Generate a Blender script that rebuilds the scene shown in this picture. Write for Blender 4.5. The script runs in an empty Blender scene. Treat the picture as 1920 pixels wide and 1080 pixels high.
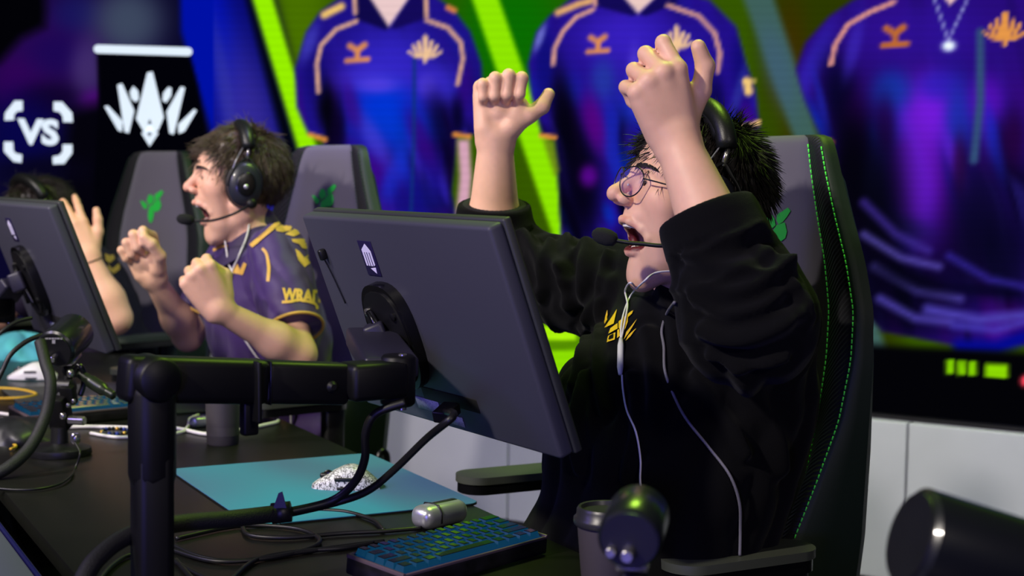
import bpy, bmesh, math
import numpy as np
from mathutils import Vector, Matrix
from mathutils.bvhtree import BVHTree
from mathutils.geometry import tessellate_polygon

SC = bpy.context.scene
COL = SC.collection
rng = np.random.default_rng(11)
A3 = lambda *v: np.array(v, float)

# ------------------------------------------------------------------ camera
F = 2700.0                                   # focal length in pixels of the 1920 px frame
HEAD = math.radians(28.5); PITCH = math.atan(195 / 2700); ROLL = 0.0163
CAM = A3(0, 0, 1.28)
_f0 = A3(math.sin(HEAD), math.cos(HEAD), 0); _r0 = A3(math.cos(HEAD), -math.sin(HEAD), 0); _z = A3(0, 0, 1)
FW = math.cos(PITCH) * _f0 - math.sin(PITCH) * _z
_u0 = math.sin(PITCH) * _f0 + math.cos(PITCH) * _z
RT = _r0 * math.cos(ROLL) + _u0 * math.sin(ROLL)
UP = -_r0 * math.sin(ROLL) + _u0 * math.cos(ROLL)
def ray(x, y): return FW + (x - 960) / F * RT - (y - 540) / F * UP
def pt(x, y, d): return CAM + d * ray(x, y)
def dk(x, y, h=0.73):
    v = ray(x, y); return CAM + v * (h - CAM[2]) / v[2]
def proj(P):
    q = np.asarray(P) - CAM; d = q @ FW
    return np.stack([960 + F * (q @ RT) / d, 540 - F * (q @ UP) / d, d], -1)
cam_d = bpy.data.cameras.new('camera'); cam = bpy.data.objects.new('camera', cam_d); COL.objects.link(cam)
cam.matrix_world = Matrix(((RT[0], UP[0], -FW[0], CAM[0]), (RT[1], UP[1], -FW[1], CAM[1]), (RT[2], UP[2], -FW[2], CAM[2]), (0, 0, 0, 1)))
cam_d.sensor_width = 36; cam_d.lens = 36 * F / 1920; cam_d.clip_start = 0.05
cam_d.dof.use_dof = True; cam_d.dof.focus_distance = 2.2; cam_d.dof.aperture_fstop = 4.5
SC.camera = cam

# ------------------------------------------------------------------ world, stage lights, exposure
W = bpy.data.worlds.new('world'); SC.world = W; W.use_nodes = True
W.node_tree.nodes['Background'].inputs[0].default_value = (0.012, 0.013, 0.022, 1)
W.node_tree.nodes['Background'].inputs[1].default_value = 1.0
def light(name, kind, loc, target, power, color, size=0.3, angle=60, blend=0.4):
    d = bpy.data.lights.new(name, kind); d.energy = power; d.color = color
    if kind == 'AREA': d.shape = 'DISK'; d.size = size
    if kind == 'SPOT': d.spot_size = math.radians(angle); d.spot_blend = blend; d.shadow_soft_size = size
    o = bpy.data.objects.new(name, d); COL.objects.link(o); o.location = loc
    o.rotation_euler = (Vector(target) - Vector(loc)).to_track_quat('-Z', 'Y').to_euler()
    return o
light('key_spot', 'SPOT', (-2.0, 1.0, 3.15), (1.3, 2.3, 1.0), 500, (1.0, 0.91, 0.81), 0.10, 70, 0.5)
light('row_spot', 'SPOT', (-2.0, 3.2, 3.3), (1.0, 3.8, 1.0), 420, (1.0, 0.91, 0.83), 0.12, 60, 0.5)
light('green_wash', 'AREA', (2.0, 2.6, 3.6), (0.9, 2.2, 0.7), 50, (0.55, 1.0, 0.08), 0.9)
light('blue_wash', 'AREA', (-1.6, 2.6, 2.2), (0.8, 2.4, 0.9), 20, (0.28, 0.2, 1.0), 0.6)
light('blue_side', 'AREA', (-0.7, -0.1, 1.0), (0.9, 1.1, 0.95), 18, (0.2, 0.16, 1.0), 0.5)
light('side_spot', 'SPOT', (0.7, -1.9, 2.5), (1.5, 1.9, 0.9), 95, (1.0, 0.9, 0.84), 0.25, 50, 0.6)
light('plinth_wash', 'SPOT', (2.2, 1.6, 2.9), (3.3, 3.3, 0.3), 210, (0.95, 0.92, 1.0), 0.2, 50, 0.7)
light('plinth_violet', 'SPOT', (1.2, 3.0, 3.0), (1.9, 4.4, 0.3), 150, (0.44, 0.32, 1.0), 0.2, 50, 0.7)
SC.view_settings.view_transform = 'Standard'; SC.view_settings.look = 'None'
SC.view_settings.gamma = 1.0; SC.view_settings.use_curve_mapping = False
SC.view_settings.exposure = 0.0

# ------------------------------------------------------------------ materials
def lin(c):
    c = np.asarray(c, float) / 255.0
    return np.where(c <= 0.04045, c / 12.92, ((c + 0.055) / 1.055) ** 2.4)
MATS = {}
def mat(name, rgb, rough=0.6, metal=0.0, emit=None, es=1.0, vary=0.0, vscale=40, bump=0.0, bscale=300, spec=0.5, coat=0.0, sheen=0.0, attr=False, trans=0.0, sss=0.0, alpha=1.0, ior=1.45):
    if name in MATS: return MATS[name]
    m = bpy.data.materials.new(name); m.use_nodes = True; MATS[name] = m
    nt = m.node_tree; b = nt.nodes['Principled BSDF']; L = nt.links.new
    c = tuple(lin(rgb)) + (1,)
    b.inputs['Base Color'].default_value = c
    b.inputs['Roughness'].default_value = rough; b.inputs['Metallic'].default_value = metal
    b.inputs['Specular IOR Level'].default_value = spec; b.inputs['Coat Weight'].default_value = coat
    b.inputs['Sheen Weight'].default_value = sheen; b.inputs['Transmission Weight'].default_value = trans
    b.inputs['IOR'].default_value = ior; b.inputs['Alpha'].default_value = alpha
    if sss: b.inputs['Subsurface Weight'].default_value = sss; b.inputs['Subsurface Radius'].default_value = (1, .35, .2); b.inputs['Subsurface Scale'].default_value = .006
    if emit is not None:
        b.inputs['Emission Color'].default_value = tuple(lin(emit)) + (1,); b.inputs['Emission Strength'].default_value = es
    src = None
    if attr:
        a = nt.nodes.new('ShaderNodeAttribute'); a.attribute_name = 'Col'; src = a.outputs['Color']
        L(src, b.inputs['Base Color'])
    tc = nt.nodes.new('ShaderNodeTexCoord')
    if vary:
        n = nt.nodes.new('ShaderNodeTexNoise'); n.inputs['Scale'].default_value = vscale; n.inputs['Detail'].default_value = 5
        L(tc.outputs['Object'], n.inputs['Vector'])
        mp = nt.nodes.new('ShaderNodeMapRange'); mp.inputs['From Min'].default_value = .3; mp.inputs['From Max'].default_value = .7
        mp.inputs['To Min'].default_value = 1 - vary; mp.inputs['To Max'].default_value = 1 + vary
        L(n.outputs['Fac'], mp.inputs['Value'])
        mx = nt.nodes.new('ShaderNodeVectorMath'); mx.operation = 'SCALE'
        if src is not None: L(src, mx.inputs[0])
        else: mx.inputs[0].default_value = c[:3]
        L(mp.outputs['Result'], mx.inputs['Scale']); L(mx.outputs['Vector'], b.inputs['Base Color'])
    if bump:
        n2 = nt.nodes.new('ShaderNodeTexNoise'); n2.inputs['Scale'].default_value = bscale; n2.inputs['Detail'].default_value = 3
        L(tc.outputs['Object'], n2.inputs['Vector'])
        bp = nt.nodes.new('ShaderNodeBump'); bp.inputs['Strength'].default_value = bump; bp.inputs['Distance'].default_value = 0.002
        L(n2.outputs['Fac'], bp.inputs['Height']); L(bp.outputs['Normal'], b.inputs['Normal'])
    return m
def screen_mat(name, strength):
    m = bpy.data.materials.new(name); m.use_nodes = True; nt = m.node_tree; nt.nodes.clear()
    o = nt.nodes.new('ShaderNodeOutputMaterial'); e = nt.nodes.new('ShaderNodeEmission'); a = nt.nodes.new('ShaderNodeAttribute')
    a.attribute_name = 'Col'; e.inputs[1].default_value = strength
    nt.links.new(a.outputs['Color'], e.inputs[0]); nt.links.new(e.outputs[0], o.inputs[0]); return m
M_BLACK = mat('black_plastic', (16, 16, 18), .42, vary=.15, vscale=30, bump=.05, bscale=900)
M_BLACKM = mat('matte_black_metal', (8, 8, 10), .48, metal=.0, coat=.0, spec=.35, bump=.04, bscale=700)
M_GLOSS = mat('gloss_black_plastic', (12, 12, 14), .22)
M_CABLE = mat('black_cable', (14, 14, 16), .45)
M_SLEEVE = mat('braided_sleeve', (17, 17, 20), .6, bump=.6, bscale=500)
M_WHITE = mat('white_cable', (215, 210, 212), .45)
M_SILVER = mat('silver_metal', (190, 190, 198), .3, metal=.7)
M_CHROME = mat('steel', (180, 178, 170), .22, metal=.9)
M_GREY = mat('grey_plastic', (90, 90, 98), .5)
M_GOLD = mat('gold_print', (206, 160, 74), .55)
M_DGREEN = mat('green_shell_fabric', (16, 34, 20), .6, bump=.1, bscale=600)

# ------------------------------------------------------------------ objects
def thing(name, label, cat, loc=(0, 0, 0), group=None):
    o = bpy.data.objects.new(name, None); COL.objects.link(o); o.location = loc; o.empty_display_size = .05
    o['label'] = label; o['category'] = cat
    if group: o['group'] = group
    return o
def inv_matrix(o):
    M = Matrix.Identity(4)
    while o is not None: M = o.matrix_basis @ M; o = o.parent
    return np.array(M.inverted())
def mk(name, VF, m, parent=None, smooth=True, label=None, cat=None, group=None, kind=None, colors=None, auto=None, mats=None, fmat=None):
    V, Fc = VF; V = np.asarray(V, float).reshape(-1, 3)
    if parent is None:
        off = A3((V[:, 0].min() + V[:, 0].max()) / 2, (V[:, 1].min() + V[:, 1].max()) / 2, V[:, 2].min())
    else: Q = inv_matrix(parent); V = V @ Q[:3, :3].T + Q[:3, 3]; off = np.zeros(3)
    me = bpy.data.meshes.new(name); me.from_pydata((V - off).tolist(), [], [list(map(int, f)) for f in Fc])
    for mm in (mats or [m]): me.materials.append(mm)
    if fmat is not None: me.polygons.foreach_set('material_index', np.asarray(fmat, np.int32))
    if smooth: me.polygons.foreach_set('use_smooth', np.ones(len(me.polygons), bool))
    if smooth and auto: me.set_sharp_from_angle(angle=math.radians(auto))
    if colors is not None:
        a = me.color_attributes.new('Col', 'FLOAT_COLOR', 'POINT')
        a.data.foreach_set('color', np.concatenate([colors, np.ones((len(colors), 1))], 1).astype(np.float32).ravel())
    me.update()
    o = bpy.data.objects.new(name, me); COL.objects.link(o)
    if parent is None: o.location = off
    else: o.parent = parent
    if label: o['label'] = label
    if cat: o['category'] = cat
    if group: o['group'] = group
    if kind: o['kind'] = kind
    return o
def copy_tree(o, parent=None):
    c = o.copy(); COL.objects.link(c); c.parent = parent
    for ch in list(o.children): copy_tree(ch, c)
    return c

# ------------------------------------------------------------------ shapes
def cat_(*parts):
    V = []; Fc = []; n = 0
    for v, f in parts:
        v = np.asarray(v, float).reshape(-1, 3); V.append(v); Fc += [[i + n for i in q] for q in f]; n += len(v)
    return np.concatenate(V), Fc
def frame(x, y=None, z=None):
    x = np.asarray(x, float); x = x / np.linalg.norm(x)
    z = np.asarray(z if z is not None else (0, 0, 1), float); y2 = np.cross(z, x)
    if np.linalg.norm(y2) < 1e-6: y2 = np.cross(A3(0, 1, 0), x)
    y2 /= np.linalg.norm(y2); z2 = np.cross(x, y2); return np.stack([x, y2, z2], 1)
def box(c, s, R=None, bev=.003, seg=2):
    bm = bmesh.new(); bmesh.ops.create_cube(bm, size=1)
    for v in bm.verts: v.co = Vector((v.co.x * s[0], v.co.y * s[1], v.co.z * s[2]))
    if bev: bmesh.ops.bevel(bm, geom=bm.edges[:], offset=min(bev, min(s) * .49), segments=seg, affect='EDGES', profile=.5)
    bm.verts.index_update(); V = np.array([v.co for v in bm.verts]); Fc = [[v.index for v in f.verts] for f in bm.faces]; bm.free()
    if R is not None: V = V @ np.asarray(R).T
    return V + np.asarray(c), Fc
def spl(P, n=8, closed=False):
    P = np.asarray(P, float); k = len(P); out = []
    for i in range(k if closed else k - 1):
        g = lambda j: P[j % k] if closed else P[min(max(j, 0), k - 1)]
        a, b, c, d = g(i - 1), g(i), g(i + 1), g(i + 2)
        for t in np.linspace(0, 1, n, endpoint=False):
            out.append(.5 * (2 * b + (c - a) * t + (2 * a - 5 * b + 4 * c - d) * t * t + (3 * b - a - 3 * c + d) * t ** 3))
    if not closed: out.append(P[-1])
    return np.array(out)
def tube(P, r, n=8, caps=True, flat=1.0, up=None, closed=False):
    P = np.asarray(P, float); k = len(P); r = np.broadcast_to(np.asarray(r, float), (k,))
    T = (np.roll(P, -1, 0) - np.roll(P, 1, 0)) if closed else np.gradient(P, axis=0)
    T /= np.linalg.norm(T, axis=1)[:, None] + 1e-12
    nrm = np.asarray(up, float) if up is not None else (A3(0, 0, 1) if abs(T[0][2]) < .9 else A3(1, 0, 0))
    V = []; ang = np.linspace(0, 2 * np.pi, n, endpoint=False)
    for i in range(k):
        b = np.cross(T[i], nrm); b /= np.linalg.norm(b) + 1e-12; nn = np.cross(b, T[i])
        if up is None: nrm = nn
        V.append(P[i] + r[i] * (np.cos(ang)[:, None] * b + flat * np.sin(ang)[:, None] * nn))
    V = np.concatenate(V); Fc = []
    for i in range(k if closed else k - 1):
        i2 = (i + 1) % k
        for j in range(n): Fc.append([i * n + j, i * n + (j + 1) % n, i2 * n + (j + 1) % n, i2 * n + j])
    if caps and not closed: Fc.append(list(range(n))[::-1]); Fc.append([(k - 1) * n + j for j in range(n)])
    return V, Fc
def lathe(prof, c, axis=(0, 0, 1), n=28):
    R = frame(axis); ang = np.linspace(0, 2 * np.pi, n, endpoint=False); V = []; Fc = []
    for (r, h) in prof:
        V.append(np.asarray(c) + h * R[:, 0] + max(r, 1e-5) * (np.cos(ang)[:, None] * R[:, 1] + np.sin(ang)[:, None] * R[:, 2]))
    for i in range(len(prof) - 1):
        for j in range(n): Fc.append([i * n + j, i * n + (j + 1) % n, (i + 1) * n + (j + 1) % n, (i + 1) * n + j])
    Fc.append(list(range(n))[::-1]); Fc.append([(len(prof) - 1) * n + j for j in range(n)])
    return np.concatenate(V), Fc
def prism(poly, c, ex, ey, t):
    """2-D outline poly on axes ex, ey at c, thickness t along ex x ey"""
    ex = np.asarray(ex, float); ey = np.asarray(ey, float); nz = np.cross(ex, ey); nz /= np.linalg.norm(nz); poly = np.asarray(poly, float)
    b = np.asarray(c) + poly[:, :1] * ex + poly[:, 1:2] * ey; n = len(poly)
    V = np.concatenate([b, b + nz * t]); tri = tessellate_polygon([[Vector((p[0], p[1], 0)) for p in poly]])
    Fc = [list(q)[::-1] for q in tri] + [[i + n for i in q] for q in tri] + [[i, (i + 1) % n, (i + 1) % n + n, i + n] for i in range(n)]
    return V, Fc
def rrect(w, h, r, n=5):
    out = []
    for cx, cy, a0 in ((w / 2 - r, h / 2 - r, 0), (-w / 2 + r, h / 2 - r, 90), (-w / 2 + r, -h / 2 + r, 180), (w / 2 - r, -h / 2 + r, 270)):
        for a in np.radians(np.linspace(a0, a0 + 90, n)): out.append((cx + r * math.cos(a), cy + r * math.sin(a)))
    return out
def world_mesh(o):
    bpy.context.view_layer.update(); M = np.array(o.matrix_world); n = len(o.data.vertices); v = np.empty(n * 3); o.data.vertices.foreach_get('co', v)
    return v.reshape(-1, 3) @ M[:3, :3].T + M[:3, 3], [list(p.vertices) for p in o.data.polygons]
class Surf:
    """ray / nearest queries on built surfaces, so that prints and wires lie on what they touch"""
    def __init__(s, *objs): s.b = BVHTree.FromPolygons(*[x if i else [Vector(q) for q in x] for i, x in enumerate(cat_(*[world_mesh(o) for o in objs]))])
    def hit(s, x, y, off=.002, fall=None):
        h = s.b.ray_cast(Vector(CAM), Vector(ray(x, y)))
        if h[0] is None: return None if fall is None else pt(x, y, fall)
        n = h[1] if h[1].dot(Vector(ray(x, y))) < 0 else -h[1]
        return np.array(h[0] + n * off)
def fine(poly_or_mesh, maxlen):
    bm = bmesh.new()
    V, Fc = poly_or_mesh; vs = [bm.verts.new((p[0], p[1], 0)) for p in V]
    for f in Fc:
        try: bm.faces.new([vs[i] for i in f])
        except ValueError: pass
    bmesh.ops.triangulate(bm, faces=bm.faces[:])
    for _ in range(6):
        e = [e for e in bm.edges if e.calc_length() > maxlen]
        if not e: break
        bmesh.ops.subdivide_edges(bm, edges=e, cuts=1); bmesh.ops.triangulate(bm, faces=[f for f in bm.faces if len(f.verts) > 3])
    bm.verts.index_update(); V = np.array([v.co[:2] for v in bm.verts]); Fc = [[v.index for v in f.verts] for f in bm.faces]; bm.free()
    return V, Fc
def decal(name, polys, surf, m, parent, off=.0015, maxlen=5, thick=.0008, label=None, fall=None, mesh2d=None, lim=.05):
    """flat print: outlines in photo pixels laid on the surface they belong to"""
    parts = []
    ms = [mesh2d] if mesh2d else [(p, [list(q) for q in tessellate_polygon([[Vector((a, b, 0)) for a, b in p]])]) for p in polys]
    for me in ms:
        V, Fc = fine(me, maxlen); P = [surf.hit(x, y, off, fall) for x, y in V]
        Fc = [f for f in Fc if all(P[i] is not None for i in f)]
        Fc = [f for f in Fc if max(np.linalg.norm(P[f[0]] - P[f[1]]), np.linalg.norm(P[f[1]] - P[f[2]])) < lim]
        if Fc: parts.append(([p if p is not None else CAM * 0 for p in P], Fc))
    if not parts: return None
    V, Fc = cat_(*parts); used = sorted({i for f in Fc for i in f}); mp = {u: i for i, u in enumerate(used)}
    V = V[used]; Fc = [[mp[i] for i in f] for f in Fc]
    return mk(name, (V, Fc), m, parent, label=label)
def text2d(body, size, o, ex, ey, font_bold=0.0, shear=0.0):
    """letter outlines filled as a 2-D mesh in photo pixels; o = lower left corner"""
    cu = bpy.data.curves.new('t', 'FONT'); cu.body = body; cu.size = 1; cu.offset = font_bold; cu.shear = shear; cu.resolution_u = 3
    ob = bpy.data.objects.new('t', cu); COL.objects.link(ob); dg = bpy.context.evaluated_depsgraph_get()
    me = ob.evaluated_get(dg).to_mesh(); V = np.array([v.co[:2] for v in me.vertices]); Fc = [list(p.vertices) for p in me.polygons]
    ob.evaluated_get(dg).to_mesh_clear(); bpy.data.objects.remove(ob); bpy.data.curves.remove(cu)
    V = V - V.min(0); V = V / V[:, 0].max()
    return np.asarray(o) + V[:, :1] * np.asarray(ex) * size + V[:, 1:2] * np.asarray(ey) * size, Fc
# ================================================================== the place: floor, back wall, stage plinth, LED wall
floor_m = mat('stage_floor', (14, 14, 17), .35, vary=.2, vscale=3)
mk('floor', box((1.5, 3, -.02), (12, 14, .04), bev=0), floor_m, smooth=False, kind='structure', label='dark stage floor under the players')
# LED wall: corner at photo x=400; right leaf turned towards the camera, left leaf square to it
W0 = pt(1800, 787, 4.6)
WR = math.cos(math.radians(31)) * _r0 - math.sin(math.radians(31)) * _f0     # along the right leaf, to the right
WN = np.cross(WR, A3(0, 0, 1)); WN *= -np.sign(WN @ _f0)                     # towards the players
def plane_hit(x, y, P0, N):
    v = ray(x, y); return CAM + v * ((P0 - CAM) @ N) / (v @ N)
corner = plane_hit(400, 400, W0, WN); WL = -_r0; WLN = -_f0
zb = W0[2]; z1 = 2.75
t_c = (corner - W0) @ WR; base_r = lambda t: A3(*(W0 + WR * t)[:2], 0)
def leaf_pts(P0, D, t0, t1, z0, z1, nu, nv):
    T, Z = np.meshgrid(np.linspace(t0, t1, nu), np.linspace(z0, z1, nv)); V = A3(P0[0], P0[1], 0) + T.reshape(-1, 1) * D + Z.reshape(-1, 1) * A3(0, 0, 1)
    Fc = [[j * nu + i, j * nu + i + 1, (j + 1) * nu + i + 1, (j + 1) * nu + i] for j in range(nv - 1) for i in range(nu - 1)]
    return V, Fc

class Paint:
    """the picture shown on the LED screens (screen content), in photo pixels"""
    def __init__(s, x, y): s.x = x; s.y = y; s.c = np.zeros((len(x), 3))
    def over(s, m, col): s.c = s.c * (1 - m[:, None]) + m[:, None] * np.asarray(col, float)
    def sd(s, poly):
        P = np.asarray(poly, float); n = len(P); d = np.full(len(s.x), 1e9); ins = np.zeros(len(s.x), bool)
        for i in range(n):
            a = P[i]; b = P[(i + 1) % n]; e = b - a; wx = s.x - a[0]; wy = s.y - a[1]
            t = np.clip((wx * e[0] + wy * e[1]) / (e @ e + 1e-9), 0, 1); d = np.minimum(d, (wx - e[0] * t) ** 2 + (wy - e[1] * t) ** 2)
            c = ((a[1] > s.y) != (b[1] > s.y)) & (s.x < (b[0] - a[0]) * (s.y - a[1]) / (b[1] - a[1] + 1e-9) + a[0]); ins ^= c
        return np.where(ins, -1, 1) * np.sqrt(d)
    def poly(s, poly, col, soft=3): s.over(np.clip(.5 - s.sd(poly) / (2 * soft), 0, 1), col)
    def mask(s, poly, soft=3): return np.clip(.5 - s.sd(poly) / (2 * soft), 0, 1)
    def line(s, pts, w, col, soft=2, clip=None):
        P = np.asarray(pts, float); d = np.full(len(s.x), 1e9)
        for a, b in zip(P[:-1], P[1:]):
            e = b - a; wx = s.x - a[0]; wy = s.y - a[1]; t = np.clip((wx * e[0] + wy * e[1]) / (e @ e + 1e-9), 0, 1)
            d = np.minimum(d, np.hypot(wx - e[0] * t, wy - e[1] * t))
        m = np.clip(.5 - (d - w / 2) / (2 * soft), 0, 1); s.over(m if clip is None else m * clip, col)
    def blob(s, cx, cy, rx, ry, col, a=1.0, rot=0, clip=None):
        c, q = math.cos(math.radians(rot)), math.sin(math.radians(rot)); u = ((s.x - cx) * c + (s.y - cy) * q) / rx; v = (-(s.x - cx) * q + (s.y - cy) * c) / ry
        r2 = u * u + v * v; m = a * np.exp(-r2 * np.sqrt(r2 + .05)); s.over(m if clip is None else m * clip, col)
def paint_right(x, y):
    p = Paint(x, y); p.c[:] = (62, 96, 2)
    p.blob(960, 60, 120, 160, (8, 120, 2), .9); p.blob(560, 40, 60, 200, (88, 128, 0), .8); p.blob(1180, 330, 150, 200, (70, 110, 0), .8)
    p.poly([(1395, -300), (1690, -300), (1690, 900), (1500, 900), (1440, 300)], (52, 66, 2), 25); p.blob(1480, 150, 40, 160, (74, 52, 2), .8); p.blob(1440, 240, 40, 60, (58, 84, 4), .8)
    p.poly([(-100, -300), (400, -300), (560, 290), (760, 900), (-100, 900)], (8, 12, 120), 6)
    p.blob(400, 60, 45, 220, (0, 22, 190), .9, -12); p.blob(470, 250, 60, 190, (74, 60, 165), .8, -10); p.blob(420, 160, 14, 140, (70, 70, 170), .5, -10); p.blob(530, 120, 22, 260, (6, 8, 60), .8, -14)
    p.poly([(405, -300), (450, -300), (475, 0), (560, 290), (640, 560), (600, 560), (536, 290), (462, 0)], (4, 8, 20), 8)
    p.poly([(395, -300), (430, -300), (512, 0), (598, 290), (690, 600), (640, 600), (562, 290), (474, 0)], (160, 240, 2), 5)
    p.poly([(790, -300), (838, -300), (936, 0), (1088, 440), (1200, 760), (1150, 760), (1036, 440), (886, 0)], (152, 232, 4), 5)
    p.poly([(1318, -300), (1370, -300), (1452, 0), (1545, 290), (1740, 900), (1690, 900), (1500, 290), (1394, 0)], (72, 106, 100), 7); p.blob(1460, 130, 30, 90, (74, 104, 130), .7, -16)
    def n2(u, v, sd):
        iu, iv = np.floor(u), np.floor(v); fu, fv = u - iu, v - iv; fu = fu * fu * (3 - 2 * fu); fv = fv * fv * (3 - 2 * fv); g = lambda a, b: (np.sin((iu + a) * 127.1 + (iv + b) * 311.7 + sd * 74.7) * 43758.5453) % 1.0
        return (g(0, 0) * (1 - fu) + g(1, 0) * fu) * (1 - fv) + (g(0, 1) * (1 - fu) + g(1, 1) * fu) * fv
    def folds(m, sd, k):
        'creases of the printed shirts, stronger below the chest'
        wx = x + 22 * (n2(x / (70 * k), y / (70 * k), sd + 3) - .5); low = np.clip((y - 110) / 120, .15, 1); sl = wx - (y - 150) * .22
        a = n2(sl / (26 * k), y / (130 * k), sd); b = n2(sl / (17 * k), y / (90 * k), sd + 1)
        p.over(m * low * np.clip((a - .62) * 4, 0, 1) * .9, (5, 3, 26)); p.over(m * low * np.clip((b - .66) * 4, 0, 1) * .38, (86, 66, 222)); p.over(m * low * np.clip((n2(sl / (34 * k), y / (110 * k), sd + 2) - .66) * 4, 0, 1) * .55, (88, 6, 136)); p.over(m * low * np.clip((n2(sl / (40 * k), y / (80 * k), sd + 6) - .68) * 4, 0, 1) * .6, (6, 70, 214))
    # --- first shirt
    s1 = [(600, 22), (660, -20), (690, -300), (790, -300), (812, -10), (850, 18), (882, 60), (903, 120), (908, 250), (856, 255), (852, 300), (846, 360), (858, 420), (860, 900), (620, 900), (628, 420), (612, 330), (606, 256), (578, 252), (556, 200), (553, 130), (574, 60)]
    m = p.mask(s1, 4); p.over(m, (36, 22, 142)); folds(m, 3, 1.0); B = lambda *a, **k: p.blob(*a, clip=m, **k)
    B(730, 130, 90, 80, (62, 48, 206), .9); B(690, 150, 60, 26, (80, 60, 215), .6); B(820, 160, 40, 40, (70, 54, 212), .8)
    B(720, 200, 62, 46, (0, 62, 218), .95); B(716, 250, 50, 46, (4, 66, 214), .9); B(708, 160, 40, 16, (96, 74, 226), .8); B(800, 160, 18, 22, (88, 70, 220), .8)
    B(690, 330, 60, 70, (74, 8, 140), .75); B(740, 330, 20, 80, (30, 60, 210), .7, 20); B(700, 260, 18, 60, (80, 70, 210), .7, -30); B(790, 260, 20, 60, (60, 10, 130), .8, -25); B(830, 250, 24, 80, (14, 6, 60), .8, -14)
    B(612, 200, 20, 60, (4, 4, 14), .95, -8); B(632, 250, 16, 60, (10, 4, 40), .8); B(660, 200, 16, 50, (70, 10, 130), .6, -14); B(590, 130, 22, 60, (26, 14, 120), .8); B(580, 80, 14, 40, (90, 90, 210), .6, 20)
    B(872, 160, 16, 50, (56, 10, 130), .7); B(858, 220, 12, 40, (6, 4, 40), .8); B(700, 400, 60, 30, (90, 20, 170), .5); B(780, 380, 50, 50, (20, 20, 130), .8); B(640, 400, 24, 90, (26, 8, 90), .8); B(850, 350, 10, 60, (5, 4, 20), .7)
    p.line([(777, 110), (776, 260), (770, 420)], 5, (20, 60, 130), 3)
    p.poly([(690, -300), (688, -10), (728, 52), (772, -10), (790, -300)], (236, 206, 206), 4)
    p.poly([(660, -30), (690, -10), (730, 52), (722, 56), (668, 36)], (20, 12, 84), 3); p.poly([(806, -30), (772, -10), (732, 52), (742, 54), (800, 34)], (26, 14, 100), 3)
    for pts in ([(668, 40), (630, 55), (602, 85), (594, 120), (597, 172)], [(800, 38), (840, 52), (864, 80), (868, 110), (858, 158)], [(664, -20), (666, 24)], [(798, -20), (800, 30)]): p.line(pts, 8, (214, 168, 148), 2)
    p.line([(580, 252), (610, 262)], 8, (226, 150, 70), 2); p.line([(852, 252), (880, 256)], 8, (226, 150, 70), 2); p.line([(608, 28), (640, 12)], 14, (240, 200, 120), 4); p.line([(840, 14), (852, 20)], 10, (220, 140, 80), 3)
    def mark(cx, cy, k=1.0, c=(224, 150, 96)):
        p.line([(cx - 14 * k, cy - 12 * k), (cx, cy - 4 * k), (cx + 14 * k, cy - 14 * k)], 11 * k, c, 3); p.line([(cx, cy), (cx, cy + 8 * k)], 10 * k, c, 2); p.line([(cx - 20 * k, cy + 16 * k), (cx + 20 * k, cy + 13 * k)], 9 * k, c, 2.5)
    def crown(cx, cy, k=1.0, c=(246, 206, 160)):
        for dx, t, w in ((0, -28, 9), (-12, -18, 7), (12, -18, 7), (-22, -12, 6), (22, -12, 6), (-30, -1, 5), (30, -1, 5)):
            p.line([(cx + dx * k, cy + t * k), (cx + dx * .55 * k, cy + 8 * k)], w * k, c, 1.6)
        p.line([(cx, cy + 6 * k), (cx, cy + 17 * k)], 7 * k, c, 1.6)
    mark(670, 98); crown(797, 98)
    p.poly([(858, 262), (880, 262), (884, 330), (878, 420), (854, 420), (862, 330)], (216, 170, 190), 5)
    # --- second shirt
    s2 = [(1030, 30), (1080, -10), (1110, -30), (1130, -300), (1260, -300), (1265, -20), (1330, 0), (1380, 50), (1398, 120), (1416, 170), (1424, 240), (1372, 250), (1372, 300), (1380, 900), (1060, 900), (1052, 430), (1046, 330), (1040, 262), (1016, 252), (996, 180), (990, 120), (1006, 60)]
    m = p.mask(s2, 4); p.over(m, (42, 20, 148)); folds(m, 5, 1.0); B = lambda *a, **k: p.blob(*a, clip=m, **k)
    B(1170, 70, 90, 60, (66, 40, 200), .9); B(1210, 190, 70, 50, (24, 60, 210), .8); B(1150, 150, 40, 50, (60, 40, 190), .6); B(1190, 150, 14, 60, (110, 90, 230), .7); B(1130, 150, 24, 40, (40, 80, 170), .6)
    B(1060, 230, 26, 110, (4, 4, 22), .95, -10); B(1090, 350, 40, 130, (6, 4, 26), .95); B(1114, 230, 22, 60, (96, 6, 138), .9, -14); B(1104, 330, 18, 22, (98, 10, 150), .95); B(1150, 260, 12, 90, (30, 40, 170), .7)
    B(1020, 120, 18, 70, (20, 18, 130), .9); B(1012, 70, 8, 30, (150, 160, 230), .7, 20); B(1395, 120, 24, 70, (20, 14, 120), .8); B(1386, 170, 10, 60, (60, 70, 170), .6, 16); B(1300, 150, 30, 80, (58, 40, 190), .7); B(1340, 200, 20, 60, (10, 6, 70), .8)
    p.poly([(1150, -300), (1165, -10), (1196, 26), (1236, -10), (1250, -300)], (236, 206, 200), 4)
    p.poly([(1110, -30), (1165, -10), (1196, 26), (1186, 30), (1120, 12)], (24, 14, 96), 3); p.poly([(1262, -30), (1236, -10), (1198, 26), (1210, 30), (1270, 6)], (24, 14, 96), 3)
    for pts in ([(1112, 18), (1080, 32), (1056, 58), (1040, 90), (1037, 120)], [(1252, 10), (1310, 30), (1340, 62), (1350, 100), (1346, 134)], [(1112, -20), (1116, 10)]): p.line(pts, 8, (214, 160, 150), 2)
    p.line([(1046, 24), (1084, 8), (1106, 2)], 12, (232, 180, 120), 4); p.line([(1014, 254), (1040, 258)], 8, (226, 150, 70), 2); p.line([(1372, 246), (1422, 230)], 9, (240, 200, 130), 2)
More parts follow.
